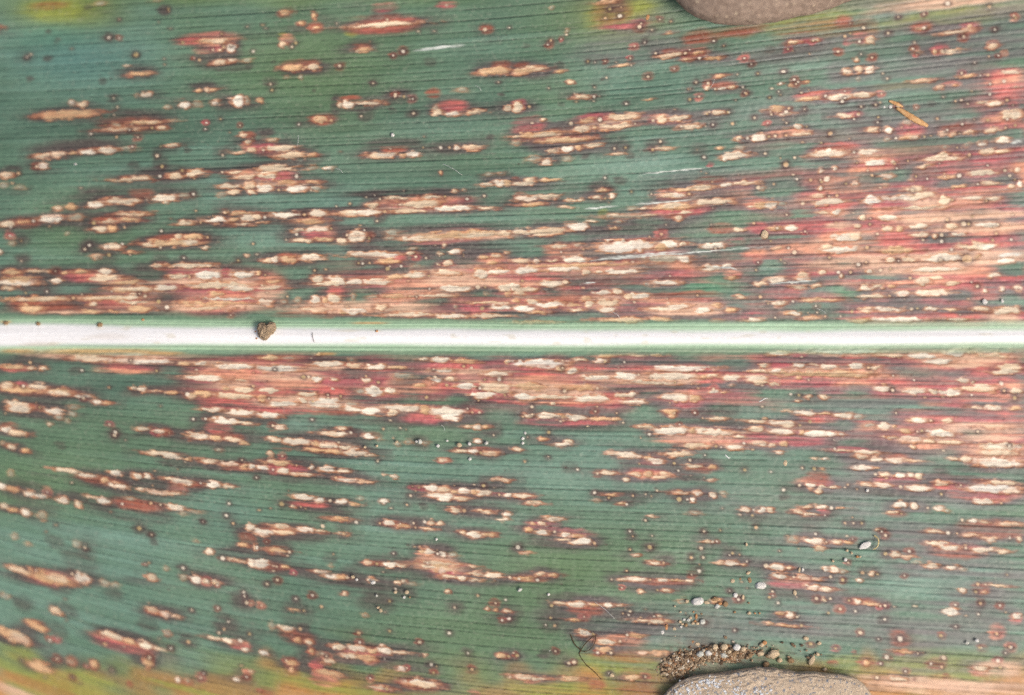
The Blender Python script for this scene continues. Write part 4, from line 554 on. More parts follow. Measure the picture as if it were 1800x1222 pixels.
jj, ii = np.meshgrid(np.arange(NY - 1), np.arange(NX - 1), indexing='ij')
v00 = (jj * NX + ii); quad = np.stack([v00, v00 + NX, v00 + NX + 1, v00 + 1], axis=-1).reshape(-1, 4)
xm = X[:-1, :-1]; ym = Y[:-1, :-1]
top_edge = -58 + 9 * np.sin(xm / 190.0) + 4 * np.sin(xm / 61.0 + 1)
bot_edge = 1276 + 9 * np.sin(xm / 210.0 + 2) + 4 * np.sin(xm / 57.0)
keep = ((ym > top_edge) & (ym < bot_edge)).ravel()
flab = lab[:-1, :-1].ravel().copy()
is_rib = (np.abs(dm[:-1, :-1]) < hm[:, :-1] + 1).ravel()
flab[is_rib] = 0
upper = (ym < MID).ravel()

def make_part(name, sel, parent, **kw):
    q = quad[sel]
    u, inv = np.unique(q.ravel(), return_inverse=True)
    me = bpy.data.meshes.new(name)
    nf = len(q)
    me.vertices.add(len(u)); me.loops.add(nf * 4); me.polygons.add(nf)
    me.vertices.foreach_set('co', verts[u].ravel())
    me.loops.foreach_set('vertex_index', inv.astype(np.int32).ravel())
    me.polygons.foreach_set('loop_start', np.arange(0, nf * 4, 4, dtype=np.int32))
    me.update(calc_edges=True)
    me.polygons.foreach_set('use_smooth', np.ones(nf, bool))
    ca = me.attributes.new('pigment', 'FLOAT_COLOR', 'POINT')
    ca.data.foreach_set('color', cols[u].ravel())
    try:
        cn = me.attributes.new('custom_normal', 'FLOAT_VECTOR', 'POINT')
        cn.data.foreach_set('vector', nrm[u].ravel().astype(np.float32))
    except Exception as ex:
        print('custom normals skipped', ex)
    me.materials.append(leaf_mat)
    o = bpy.data.objects.new(name, me); col.objects.link(o); o.parent = parent
    tag(o, **kw)
    return o

leaf = empty('leaf')
tag(leaf, 'broad green leaf with white midrib and many tan, red-rimmed blotches', 'leaf')
cnt = np.bincount(flab[keep], minlength=len(entries) + 2)
ids = np.arange(len(cnt)); kindof = np.array([''] + [e[0] for e in entries] + [''])
inframe = np.array([False] + [(e[2] > 0 and e[1] < 1800) for e in entries] + [False])
les = [i for i in ids[1:-1] if kindof[i] in ('B', 'c', 'C', 'o', 'd') and cnt[i] > 12 and inframe[i]]
spt = [i for i in ids[1:-1] if kindof[i] in ('s', 'S') and cnt[i] > 10 and inframe[i]]
les = sorted(les, key=lambda i: -cnt[i])[:300]; spt = sorted(spt, key=lambda i: -cnt[i])[:160]
own = np.zeros(len(cnt), bool); own[les] = True; own[spt] = True
rest = (flab > 0) & ~own[flab] & keep
blade = {}
for side, up in (('upper', True), ('lower', False)):
    sel = keep & (flab == 0) & ~is_rib & (upper == up)
    blade[up] = make_part('blade_half', sel, leaf, label='%s half of the blade, green with dark parallel veins' % side)
make_part('midrib', keep & is_rib, leaf, label='smooth white midrib between pale green strips')
make_part('small_lesions', rest, leaf, kind='stuff')
fs = np.argsort(flab, kind='stable'); fsl = flab[fs]
for i in les + spt:
    a0, a1 = np.searchsorted(fsl, [i, i + 1])
    f = fs[a0:a1]; f = f[keep[f]]
    if len(f) < 6: continue
    make_part('lesion' if kindof[i] in 'BcCod' else 'leaf_spot', f, blade[bool(upper[f].mean() > .5)])
# ------------------------------------------------------------------ ground under the leaf
def noise_mat(name, c1, c2, scale, rough=.9, c3=None, c3_thr=.62, c3_scale=900, bump=.5, dist=1e-4, spec=.2):
    m = bpy.data.materials.new(name); m.use_nodes = True
    nt = m.node_tree; nd = nt.nodes; lk = nt.links; b = nd['Principled BSDF']
    tc = nd.new('ShaderNodeTexCoord')
    n = nd.new('ShaderNodeTexNoise'); n.inputs['Scale'].default_value = scale; n.inputs['Detail'].default_value = 6; n.inputs['Roughness'].default_value = .7
    lk.new(tc.outputs['Object'], n.inputs['Vector'])
    r = nd.new('ShaderNodeValToRGB'); r.color_ramp.elements[0].position = .35; r.color_ramp.elements[1].position = .65
    r.color_ramp.elements[0].color = c1; r.color_ramp.elements[1].color = c2
    lk.new(n.outputs['Fac'], r.inputs['Fac'])
    out = r.outputs['Color']
    if c3 is not None:
        n3 = nd.new('ShaderNodeTexNoise'); n3.inputs['Scale'].default_value = c3_scale; n3.inputs['Detail'].default_value = 2
        lk.new(tc.outputs['Object'], n3.inputs['Vector'])
        r3 = nd.new('ShaderNodeValToRGB'); r3.color_ramp.elements[0].position = c3_thr; r3.color_ramp.elements[1].position = c3_thr + .06
        lk.new(n3.outputs['Fac'], r3.inputs['Fac'])
        mx = nd.new('ShaderNodeMix'); mx.data_type = 'RGBA'
        lk.new(r3.outputs['Color'], mx.inputs['Factor']); lk.new(out, mx.inputs['A']); mx.inputs['B'].default_value = c3
        out = mx.outputs['Result']
    lk.new(out, b.inputs['Base Color'])
    b.inputs['Roughness'].default_value = rough
    b.inputs['Specular IOR Level'].default_value = spec
    bp = nd.new('ShaderNodeBump'); bp.inputs['Strength'].default_value = bump; bp.inputs['Distance'].default_value = dist
    lk.new(n.outputs['Fac'], bp.inputs['Height']); lk.new(bp.outputs['Normal'], b.inputs['Normal'])
    return m

def mesh_obj(name, vs, fs, mat, smooth=True, loc=(0, 0, 0), parent=None):
    me = bpy.data.meshes.new(name)
    me.from_pydata([tuple(v) for v in vs], [], [tuple(f) for f in fs]); me.update()
    if smooth: me.polygons.foreach_set('use_smooth', [True] * len(me.polygons))
    me.materials.append(mat)
    o = bpy.data.objects.new(name, me); o.location = loc; col.objects.link(o); o.parent = parent
    return o

soil = noise_mat('soil', lin4(96, 74, 54), lin4(150, 122, 92), 900, c3=lin4(190, 170, 140), c3_scale=2600, dist=4e-4)
G = 60; GS = 1.2
gv, gf = [], []
for j in range(G + 1):
    for i in range(G + 1):
        x = (i / G - .5) * GS; y = (j / G - .5) * GS
        gv.append((x, y, -0.0195 + 0.0011 * math.sin(x * 61 + y * 23) + 0.0009 * math.sin(y * 87 - x * 31)))
for j in range(G):
    for i in range(G):
        a = j * (G + 1) + i
        gf.append((a, a + 1, a + G + 2, a + G + 1))
tag(mesh_obj('ground', gv, gf, soil), kind='structure')

# ------------------------------------------------------------------ rounded lumps
def ico(sub):
    bm = bmesh.new(); bmesh.ops.create_icosphere(bm, subdivisions=sub, radius=1.0)
    vs = np.array([v.co[:] for v in bm.verts]); fs = [[v.index for v in f.verts] for f in bm.faces]
    bm.free(); return vs, fs
ICO1, ICO2, ICO3, ICO5, ICO6 = ico(1), ico(2), ico(3), ico(5), ico(6)

def n3(p, sc, seed):
    r = np.random.default_rng(seed); T = r.uniform(-1, 1, (16, 16, 16))
    a = p * sc + 100.3; i = np.floor(a).astype(int); f = a - i; f = f * f * (3 - 2 * f)
    o = 0
    for dx in (0, 1):
        for dy in (0, 1):
            for dz in (0, 1):
                w = (f[:, 0] if dx else 1 - f[:, 0]) * (f[:, 1] if dy else 1 - f[:, 1]) * (f[:, 2] if dz else 1 - f[:, 2])
                o = o + w * T[(i[:, 0] + dx) % 16, (i[:, 1] + dy) % 16, (i[:, 2] + dz) % 16]
    return o

def outline_stone(name, outline, centre, top, mat, seed, rough, ico_=ICO6, boxy=2.6, lift=0.0):
    """a stone whose plan view follows an outline (radius by angle around its centre)"""
    vs, fs = ico_
    ang = np.arctan2(-vs[:, 1], vs[:, 0])      # photograph angle, y down
    oa = np.array([math.atan2(y - centre[1], x - centre[0]) for x, y in outline]); orr = np.array([math.hypot(x - centre[0], y - centre[1]) for x, y in outline])
    k = np.argsort(oa); oa, orr = oa[k], orr[k]
    oa2 = np.concatenate([oa - 2 * math.pi, oa, oa + 2 * math.pi]); or2 = np.tile(orr, 3)
    tt = np.linspace(-math.pi, math.pi, 720, endpoint=False); rr = np.interp(tt, oa2, or2)
    kern = np.hanning(21); kern /= kern.sum()
    rr = np.convolve(np.concatenate([rr[-10:], rr, rr[:10]]), kern, 'valid')
    R = np.interp(ang, np.concatenate([tt, [math.pi]]), np.concatenate([rr, rr[:1]]))
    rho = np.hypot(vs[:, 0], vs[:, 1]); zz = vs[:, 2]
    # rounder shoulder than a sphere
    el = np.arctan2(zz, rho)
    ce = np.sign(np.cos(el)) * np.abs(np.cos(el)) ** (2 / boxy); se = np.sign(np.sin(el)) * np.abs(np.sin(el)) ** (2 / boxy)
    dirx = vs[:, 0] / np.maximum(rho, 1e-6); diry = vs[:, 1] / np.maximum(rho, 1e-6)
    p = np.stack([dirx * R * ce, diry * R * ce, top * (se + 1) * .5 + lift], axis=1)
    nz = 0
    for s_, a_ in rough: nz = nz + a_ * n3(vs * 1.0 + 3, s_, seed + int(s_))
    p = p + vs * np.asarray(nz)[:, None]
    loc = P(centre[0], centre[1], 0)
    me = mesh_obj(name, p * S, fs, mat, True, loc)
    return me

brown_stone = noise_mat('brown_stone', lin4(126, 108, 94), lin4(170, 150, 132), 1500, c3=lin4(214, 196, 164), c3_thr=.66, c3_scale=2100, bump=.8, dist=1.2e-4)
grey_stone = noise_mat('grey_stone', lin4(184, 164, 140), lin4(212, 194, 168), 1700, c3=lin4(132, 136, 142), c3_thr=.60, c3_scale=2400, bump=1, dist=2e-4)

o = outline_stone('pebble', [(1178, 0), (1186, 10), (1200, 25), (1215, 36), (1240, 45.5), (1265, 51), (1300, 52), (1340, 48), (1370, 42), (1400, 35), (1440, 25), (1470, 15), (1500, 2), (1545, -30), (1560, -80), (1500, -130), (1380, -150), (1240, -130), (1170, -70), (1168, -30)],
                  (1350, -50), 120, brown_stone, 11, [(2, 3.0), (6, 1.0), (24, .8), (60, .55)], boxy=2.3, lift=-6)
tag(o, 'smooth brown pebble speckled with pale grit at the upper edge', 'stone')
o = outline_stone('stone', [(1163, 1224), (1170, 1212), (1182, 1202), (1198, 1192), (1216, 1186), (1240, 1183), (1268, 1183), (1292, 1179), (1312, 1174), (1350, 1173), (1376, 1176), (1400, 1180), (1450, 1182.5), (1490, 1186), (1510, 1195), (1526, 1212), (1540, 1240), (1520, 1310), (1420, 1350), (1280, 1350), (1190, 1310), (1160, 1260)],
                  (1345, 1265), 38, grey_stone, 23, [(2, 1.5), (5, 2.0), (14, 1.6), (40, 1.0), (80, .7)], boxy=5.5, lift=-5)
tag(o, 'flat tan-grey rough stone with bluish crystals at the lower edge', 'stone')

# bluish white crystals set in the grey stone: a crust that moves with it
stone = o
crys = noise_mat('crystal', lin4(190, 198, 206), lin4(226, 228, 226), 3000, rough=.35, spec=.5)
cv, cf = [], []
cr = random.Random(3)
bmv = ICO2
deps = bpy.context.evaluated_depsgraph_get()
sv = np.array([v.co[:] for v in stone.data.vertices])
snn = np.array([v.normal[:] for v in stone.data.vertices])
for k in range(230):
    cxp, cyp, sx, sy = cr.choice([(1215, 1208, 26, 11), (1225, 1200, 18, 8), (1288, 1210, 10, 7), (1336, 1212, 9, 6), (1200, 1212, 14, 6), (1245, 1195, 12, 4)])
    x = cr.gauss(cxp, sx); y = cr.gauss(cyp, sy)
    lx = (x - 1345) * S; ly = -(y - 1265) * S
    d2 = (sv[:, 0] - lx) ** 2 + (sv[:, 1] - ly) ** 2 + np.where(sv[:, 2] > 10 * S, 0, 1)
    i = int(np.argmin(d2)); c = sv[i]
    if d2[i] > (5 * S) ** 2: continue
    r = cr.uniform(.7, 2.0) * S
    p = ICO2[0] * np.array([r * cr.uniform(.7, 1.5), r * cr.uniform(.7, 1.3), r * .8]) * (1 + .25 * n3(ICO2[0], 2.1, k))[:, None] + c + np.array([cr.uniform(-2, 2) * S, cr.uniform(-2, 2) * S, 0])
    b0 = len(cv); cv += p.tolist(); cf += [[b0 + q for q in f] for f in ICO2[1]]
cro = mesh_obj('crystals', cv, cf, crys, False, (0, 0, 0), parent=stone)
tag(cro, kind='stuff')

# ------------------------------------------------------------------ sand grains
grain_mats = {'cream': noise_mat('grain_cream', lin4(186, 160, 124), lin4(222, 202, 168), 9000, rough=.6, spec=.4),
              'white': noise_mat('grain_white', lin4(206, 204, 194), lin4(236, 232, 222), 9000, rough=.4, spec=.5),
              'brown': noise_mat('grain_brown', lin4(130, 104, 76), lin4(176, 146, 110), 9000, rough=.7),
              'orange': noise_mat('grain_orange', lin4(180, 124, 80), lin4(208, 160, 112), 9000, rough=.6),
              'clear': noise_mat('grain_clear', lin4(176, 180, 168), lin4(220, 218, 204), 5200, rough=.25, spec=.6)}
grain_mesh = {}
for mk, mm in grain_mats.items():
    for v in range(4):
        vs, fs = ICO3
        p = vs * (1 + .30 * n3(vs, 1.3, v * 7 + 1) + .14 * n3(vs, 3.1, v * 5 + 2))[:, None]
        me = bpy.data.meshes.new('sand_grain')
        me.from_pydata(p.tolist(), [], fs); me.update(); me.polygons.foreach_set('use_smooth', [True] * len(me.polygons))
        me.materials.append(mm); grain_mesh[mk, v] = me
gr = random.Random(12)
def grain(x, y, dx, dy, mk, label, group=None, rot=0.0, up=0.0, name='sand_grain', cat='sand grain', flat=.75):
    o = bpy.data.objects.new(name, grain_mesh[mk, gr.randrange(4)]); col.objects.link(o)
    hz = min(dx, dy) * .5 * flat
    o.location = P(x, y, hz * .55 + up)
    o.scale = (dx * .5 * S, dy * .5 * S, hz * S)
    o.rotation_euler = (0, 0, math.radians(rot))
    tag(o, label, cat, group)
    return o

ORD = ['first', 'second', 'third', 'fourth', 'fifth', 'sixth', 'seventh', 'eighth', 'ninth', 'tenth', 'eleventh', 'twelfth', 'thirteenth', 'fourteenth', 'fifteenth', 'sixteenth']
def ordered(rows, fmt, key=0):
    rows = sorted(rows, key=lambda r: r[key])
    return [(r, fmt % ('leftmost' if (i == 0 and key == 0) else 'rightmost' if (i == len(rows) - 1 and key == 0) else ORD[i] + (' from left' if key == 0 else ' from above'))) for i, r in enumerate(rows)]
named = [
 (1521, 959, 21, 10, 'white', 'oval white chip lying beside the curled yellow fibre', 25),
 (1336, 1029, 19, 13, 'white', 'plump white grain below the red streak, largest grain of the right side', -5),
 (1225, 1057, 21, 14, 'white', 'large oval white grain at the left end of a row of grains', 5),
 (1360, 1150, 21, 16, 'cream', 'big angular cream grain just above the grey stone', 10),
 (1427, 1161, 9, 17, 'cream', 'oblong cream grain standing on end right of the heap', -25),
 (1390, 1161, 13, 9, 'brown', 'dull flat brown grain right of the big angular grain', 0),
 (1234, 1093, 10, 10, 'clear', 'round glassy grain at the right end of the small cluster', 0),
 (1164, 1112, 8, 8, 'white', 'bright white round grain left of the small cluster', 0),
 (1171, 1103, 5, 11, 'orange', 'upright orange splinter grain beside the bright white round grain', 0),
 (1224, 1084, 4, 9, 'orange', 'thin orange grain on end above the small cluster', 0),
 (1257, 1053, 13, 8, 'brown', 'brown crumb on top of the row right of the large oval grain', 0),
 (1242, 1059, 11, 6, 'cream', 'flat cream grain touching the large oval white grain on its right', 0),
 (1261, 1066, 10, 9, 'clear', 'glassy grey grain under the brown crumb', 20),
 (1275, 1062, 9, 9, 'brown', 'dark-edged brown grain at the right end of the row', 0),
 (1346, 1168, 11, 10, 'brown', 'brown grain wedged between heap and grey stone', 0),
 (1371, 1161, 9, 9, 'cream', 'cream grain right below the big angular cream grain', 0),
 (1416, 1122, 10, 7, 'cream', 'flat cream grain above and right of the sand heap, apart from it', -20),
 (1440, 1131, 8, 7, 'cream', 'small cream grain at the right of the orange spot', 0),
 (1437, 1150, 8, 7, 'cream', 'small cream grain touching the tip of the oblong grain', 0),
 (1450, 1177, 8, 7, 'cream', 'rightmost cream grain at the rim of the grey stone', 0),
 (1075, 1187, 10, 8, 'cream', 'lone cream grain below the dark curled fibre, on brown tissue', 0),
 (1138, 31, 10, 6, 'orange', 'pinkish orange flake left of the brown pebble', 65),
 (1344, 412, 12, 13, 'cream', 'round buff chip on the purple patch above the midrib', 0),
 (1731, 530, 10, 9, 'white', 'square white chip near the right edge above the midrib', 0),
 (1762, 529, 5, 7, 'white', 'narrow white chip right of the square white chip', 0),
 (738, 776, 9, 9, 'clear', 'round glassy bead in a dark patch below the midrib', 0),
 (855, 779, 7, 7, 'clear', 'glassy bead with dark rim at the right end of the white specks', 0),
 (807, 782, 10, 8, 'cream', 'dull cream grain left of the white specks', 0),
 (1380, 814, 7, 10, 'cream', 'pale two-lobed grain on end right of the white curl', 0),
 (1032, 751, 8, 5, 'cream', 'slanting cream chip under a long red-edged lesion', 40),
 (690, 237, 7, 7, 'white', 'bright white speck on the dark green above a pale lesion', 0),
 (133, 290, 6, 6, 'white', 'bluish white speck in the left part above the midrib', 0),
 (914, 1037, 9, 6, 'clear', 'pale greenish slanting grain left of the dark fibre', 30),
 (964, 1045, 5, 5, 'white', 'single white speck above the red-based double lesion', 0),
 (656, 1024, 9, 7, 'white', 'white grain lying on the lower rim of a cream spot', 0),
 (620, 1014, 8, 6, 'cream', 'cream grain at the right tip of an orange lesion', 0),
 (627, 1019, 5, 5, 'white', 'white speck touching the cream grain at an orange lesion', 0),
 (1554, 188, 5, 5, 'white', 'small white speck left of the straw pieces, outer one of two', 0),
 (1565, 188, 6, 6, 'white', 'small white speck left of the straw pieces, inner one of two', 0),
 (1717, 1126, 7, 6, 'white', 'white grain near the lower right corner, larger of a pair', 0),
 (1700, 1130, 6, 5, 'clear', 'faint grey grain near the lower right corner, smaller of a pair', 0),
 (1397, 1042, 6, 9, 'cream', 'upright cream grain below the orange lesion with red base', 10),
 (1405, 1002, 4, 8, 'cream', 'thin cream grain of an upright pair, left one', -10),
 (1411, 1001, 5, 7, 'white', 'white grain of an upright pair, right one', 0),
 (1312, 957, 5, 7, 'cream', 'tiny pointed cream grain on clear green above the sand', 0),
 (826, 807, 6, 6, 'white', 'white speck under a cream and red lesion below the midrib', 0),
 (767, 948, 4, 5, 'white', 'tiny white speck alone on green left of a bright lesion', 0),
 (1524, 862, 6, 6, 'white', 'tiny white speck under a long red lesion at right', 0),
 (1292, 1046, 8, 9, 'white', 'white grain between the plump and the oval white grains', 0),
 (1306, 1050, 5, 8, 'cream', 'slim cream grain just right of a white grain', 0),
 (1317, 1020, 7, 10, 'brown', 'brown grain upper left of the plump white grain', 20),
 (1315, 1007, 9, 6, 'cream', 'slanting cream grain above the brown upright grain', 40),
 (1287, 1021, 8, 7, 'cream', 'round cream grain left of a dim speck on purple tissue', 0),
 (1301, 1018, 5, 5, 'brown', 'dim brown speck between cream and brown grains', 0),
 (1207, 1057, 7, 6, 'cream', 'small cream grain left of the large oval white grain', 0),
]
for x, y, dx, dy, mk, lb, rot in named:
    chip = 'chip' in lb or 'flake' in lb
    grain(x, y, dx, dy, mk, lb, rot=rot, flat=.32 if chip else .72)
for (x, y, d, mk), lb_ in ordered([(770, 784, 6, 'white'), (786, 775, 4, 'white'), (825, 780, 7, 'white'), (641, 786, 5, 'cream'), (662, 784, 5, 'cream'), (697, 777, 5, 'cream'), (732, 776, 5, 'white')], 'tiny pale speck along a vein below the midrib, %s of its row', 0):
    grain(x, y, d, d * .9, mk, lb_, 'specks along a vein')
for (x, y, d), lb_ in ordered([(923, 761, 5), (919, 771, 6), (919, 779, 5)], 'white speck in a short upright row of three, %s', 1):
    grain(x, y, d, d, 'white', lb_, 'row of three white specks')
for (x, y, d, mk), lb_ in ordered([(1489, 968, 5, 'cream'), (1497, 972, 5, 'cream'), (1507, 979, 5, 'orange'), (1486, 984, 6, 'white'), (1512, 979, 4, 'cream'), (1464, 986, 5, 'cream')], 'tiny grain scattered below the oval white chip, %s', 0):
    grain(x, y, d, d, mk, lb_, 'grains below the oval chip')
for (x, y, d, mk), lb_ in ordered([(695, 1041, 6, 'cream'), (715, 1041, 7, 'cream'), (710, 1050, 5, 'white'), (720, 1050, 4, 'brown'), (664, 1068, 5, 'cream'), (669, 1073, 7, 'cream'), (662, 1047, 5, 'clear')], 'tiny grain on the dark patches at lower middle, %s', 0):
    grain(x, y, d, d * .9, mk, lb_, 'grains on dark patches')
for (x, y, d, mk), lb_ in ordered([(1195, 1093, 6, 'cream'), (1202, 1089, 5, 'white'), (1210, 1090, 6, 'clear'), (1218, 1096, 6, 'cream'), (1206, 1099, 6, 'brown'), (1222, 1092, 5, 'orange'), (1214, 1086, 5, 'cream'), (1226, 1096, 6, 'cream'), (1199, 1097, 5, 'cream'), (1185, 1105, 7, 'cream'), (1197, 1102, 5, 'white'), (1186, 1119, 6, 'cream')], 'small pale grain in the cluster above the sand heap, %s', 0):
    grain(x, y, d, d * .85, mk, lb_, 'small grain cluster above the heap')
for (x, y, d, mk), lb_ in ordered([(1317, 1078, 7, 'cream'), (1335, 1078, 4, 'orange'), (1291, 1076, 5, 'brown'), (1186, 1066, 4, 'cream'), (1196, 1076, 4, 'cream'), (1327, 1078, 4, 'orange'), (1265, 1061, 7, 'orange'), (1219, 1076, 3.5, 'orange'), (1233, 1079, 4, 'brown'), (1316, 1060, 4, 'brown'), (966, 1144, 4, 'white')], 'loose speck on purple tissue above the sand, %s', 0):
    grain(x, y, d, d * .85, mk, lb_, 'loose specks above the sand')
for (x, y, dx, dy, mk), lb_ in ordered([(1256, 1137, 10, 10, 'cream'), (1272, 1137, 13, 11, 'cream'), (1295, 1138, 12, 11, 'white'), (1231, 1150, 13, 11, 'clear'), (1245, 1148, 13, 10, 'white'), (1339, 1134, 9, 8, 'cream'), (1344, 1130, 8, 7, 'orange'),
                         (1272, 1152, 13, 10, 'clear'), (1306, 1141, 9, 9, 'cream'), (1209, 1162, 8, 8, 'white'), (1337, 1149, 11, 7, 'cream'), (1225, 1132, 9, 6, 'cream'), (1290, 1150, 9, 8, 'brown'), (1318, 1152, 8, 7, 'brown'), (1282, 1146, 8, 7, 'cream'), (1206, 1129, 5, 5, 'cream')], 'larger pale grain on top of the sand heap, %s', 0):
    grain(x, y, dx, dy, mk, lb_, 'larger grains on the sand heap', up=5 if y > 1132 and x < 1320 else 0)

# the heap of sand itself
def heap_density(x, y):
    a = math.exp(-(((x - 1198) / 40) ** 2 + ((y - 1166 - (1198 - x) * .22) / 24) ** 2) ** 2)
    b = math.exp(-(((x - 1262) / 55) ** 2 + ((y - 1150) / 15) ** 2) ** 2)
    c = .35 * math.exp(-(((x - 1310) / 45) ** 2 + ((y - 1146) / 11) ** 2) ** 2)
    d = .05 * math.exp(-(((x - 1350) / 90) ** 2 + ((y - 1145) / 20) ** 2) ** 2)
    return max(a, b, c, d), max(a, b * .7, c * .35)
hr = random.Random(8)
hv, hf, hc = [], [], []
heap_cols = [lin4(150, 126, 98), lin4(128, 106, 82), lin4(184, 162, 132), lin4(168, 144, 114), lin4(108, 88, 68), lin4(206, 192, 168), lin4(164, 122, 86)]
# a crumbly mound underneath, loose grains over it
mx_, my_ = np.meshgrid(np.arange(1146, 1352, 1.6), np.arange(1116, 1208, 1.6))
mh = np.zeros_like(mx_)
for j in range(mx_.shape[0]):
    for i in range(mx_.shape[1]):
        mh[j, i] = heap_density(mx_[j, i], my_[j, i])[1]
mh = mh * (1 + .35 * vnoise(mx_, my_, 16, 12, 205))
mh = np.clip(mh - .10, 0, 1) * 9 * (1 + .35 * vnoise(mx_, my_, 9, 9, 201)) + (2.6 * vnoise(mx_, my_, 4.2, 4.2, 202) + 1.6 * vnoise(mx_, my_, 2.4, 2.4, 203)) * np.clip(mh * 3, 0, 1) - 1.5 - 3 * (mh < .12)
nr, nc = mx_.shape
mc_ = (vnoise(mx_, my_, 4, 4, 204) * .5 + .5) * 4.99
ms_ = surf(mx_, my_)
for j in range(nr):
    for i in range(nc):
        hv.append(to_world(mx_[j, i], my_[j, i], ms_[j, i] + mh[j, i]))
        c_ = heap_cols[int(mc_[j, i])]
        hc.append(c_)
for j in range(nr - 1):
    for i in range(nc - 1):
        if max(mh[j, i], mh[j + 1, i], mh[j, i + 1], mh[j + 1, i + 1]) > -1.2:
            k = j * nc + i; hf.append((k, k + nc, k + nc + 1, k + 1))
n_g = 0
while n_g < 900:
    x = hr.uniform(1150, 1450); y = hr.uniform(1118, 1205)
    dn_, ht = heap_density(x, y)
    if hr.random() > dn_: continue
    n_g += 1
    r = hr.uniform(.9, 2.4) if hr.random() < .8 else hr.uniform(2.4, 4.2)
    z = max(0, 9 * (ht - .1)) * hr.uniform(.85, 1.1)
    p = ICO1[0] * (1 + .45 * n3(ICO1[0], 1.6, n_g))[:, None] * np.array([r, r * hr.uniform(.6, 1), r * hr.uniform(.5, .9)])
    c = np.array(P(x, y, z + r * .3))
    b0 = len(hv); hv += (p * S + c).tolist(); hf += [[b0 + q_ for q_ in f] for f in ICO1[1]]
    hc += [hr.choice(heap_cols)] * len(ICO1[0])
hm_ = bpy.data.materials.new('sand'); hm_.use_nodes = True
hb = hm_.node_tree.nodes['Principled BSDF']; ha = hm_.node_tree.nodes.new('ShaderNodeAttribute'); ha.attribute_name = 'grain_colour'
hn = hm_.node_tree.nodes.new('ShaderNodeTexNoise'); hn.inputs['Scale'].default_value = 6000
hbp = hm_.node_tree.nodes.new('ShaderNodeBump'); hbp.inputs['Distance'].default_value = 4e-5
hm_.node_tree.links.new(hn.outputs['Fac'], hbp.inputs['Height']); hm_.node_tree.links.new(hbp.outputs['Normal'], hb.inputs['Normal'])
hm_.node_tree.links.new(ha.outputs['Color'], hb.inputs['Base Color']); hb.inputs['Roughness'].default_value = .75
heap = mesh_obj('sand_heap', hv, hf, hm_, False)
hat = heap.data.attributes.new('grain_colour', 'FLOAT_COLOR', 'POINT'); hat.data.foreach_set('color', np.array(hc, np.float32).ravel())
tag(heap, 'low heap of brown sand against the tan-grey stone', 'sand', kind='stuff')

# ------------------------------------------------------------------ clod on the midrib
clod_mat = noise_mat('clod_earth', lin4(142, 122, 98), lin4(186, 164, 134), 3200, c3=lin4(110, 90, 70), c3_thr=.64, c3_scale=4200, bump=1, dist=2e-4)
o = outline_stone('soil_clod', [(453, 577), (456, 570), (462, 568), (470, 571), (478, 566), (485, 568), (487, 576), (483, 584), (476, 588), (470, 597), (464, 598), (457, 592), (454, 585)], (469, 580), 20, clod_mat, 41, [(3, 1.6), (8, 1.6), (20, 1.0)], ICO5, boxy=2.2, lift=-2)
tag(o, 'heart-shaped brown clod of soil sitting on the white midrib', 'soil clod')
for x, y, d, lb in [(10, 568, 9, 'brown crumb on the midrib rim at the left edge'), (67, 569, 9, 'brown crumb on the midrib rim, second from the left edge'), (175, 571, 10, 'orange-brown crumb on the midrib rim, third from the left edge'), (251, 562, 5, 'pale crumb above the midrib left of the heart-shaped clod'),
                    (451, 595, 3.5, 'tiny crumb at the lower left of the heart-shaped clod'), (449, 583, 3.0, 'tiny crumb just left of the heart-shaped clod'), (662, 582, 5, 'pale orange fleck on the upper midrib rim, middle left')]:
    grain(x, y, d, d * .8, 'brown' if d > 6 else 'orange', lb, name='soil_crumb', cat='crumb')

# ------------------------------------------------------------------ straw and fibres
def tube(pts, radii, mat, name, seg=8, flatten=1.0):
    pts = [np.array(p, float) for p in pts]
    vs, fs = [], []
    n = len(pts)
    for i, p in enumerate(pts):
        t = pts[min(i + 1, n - 1)] - pts[max(i - 1, 0)]; t /= np.linalg.norm(t)
        u = np.cross(t, (0, 0, 1.0)); u /= max(np.linalg.norm(u), 1e-9); w = np.cross(u, t)
        for k in range(seg):
            a = 2 * math.pi * k / seg
            vs.append(p + (u * math.cos(a) + w * math.sin(a) * flatten) * radii[i] * S)
    for i in range(n - 1):
        for k in range(seg):
            a = i * seg + k; b = i * seg + (k + 1) % seg
            fs.append((a, b, b + seg, a + seg))
    fs.append(tuple(range(seg - 1, -1, -1))); fs.append(tuple((n - 1) * seg + k for k in range(seg)))
    c = np.mean(vs, axis=0)
    return mesh_obj(name, [v - c for v in vs], fs, mat, True, tuple(c))

def spline(pts, n=6):
    p = [np.array(q, float) for q in pts]; out = []
    for i in range(len(p) - 1):
        p0, p1, p2, p3 = p[max(i - 1, 0)], p[i], p[i + 1], p[min(i + 2, len(p) - 1)]
        for k in range(n):
            t = k / n
            out.append(.5 * ((2 * p1) + (-p0 + p2) * t + (2 * p0 - 5 * p1 + 4 * p2 - p3) * t * t + (-p0 + 3 * p1 - 3 * p2 + p3) * t ** 3))
    out.append(p[-1]); return out

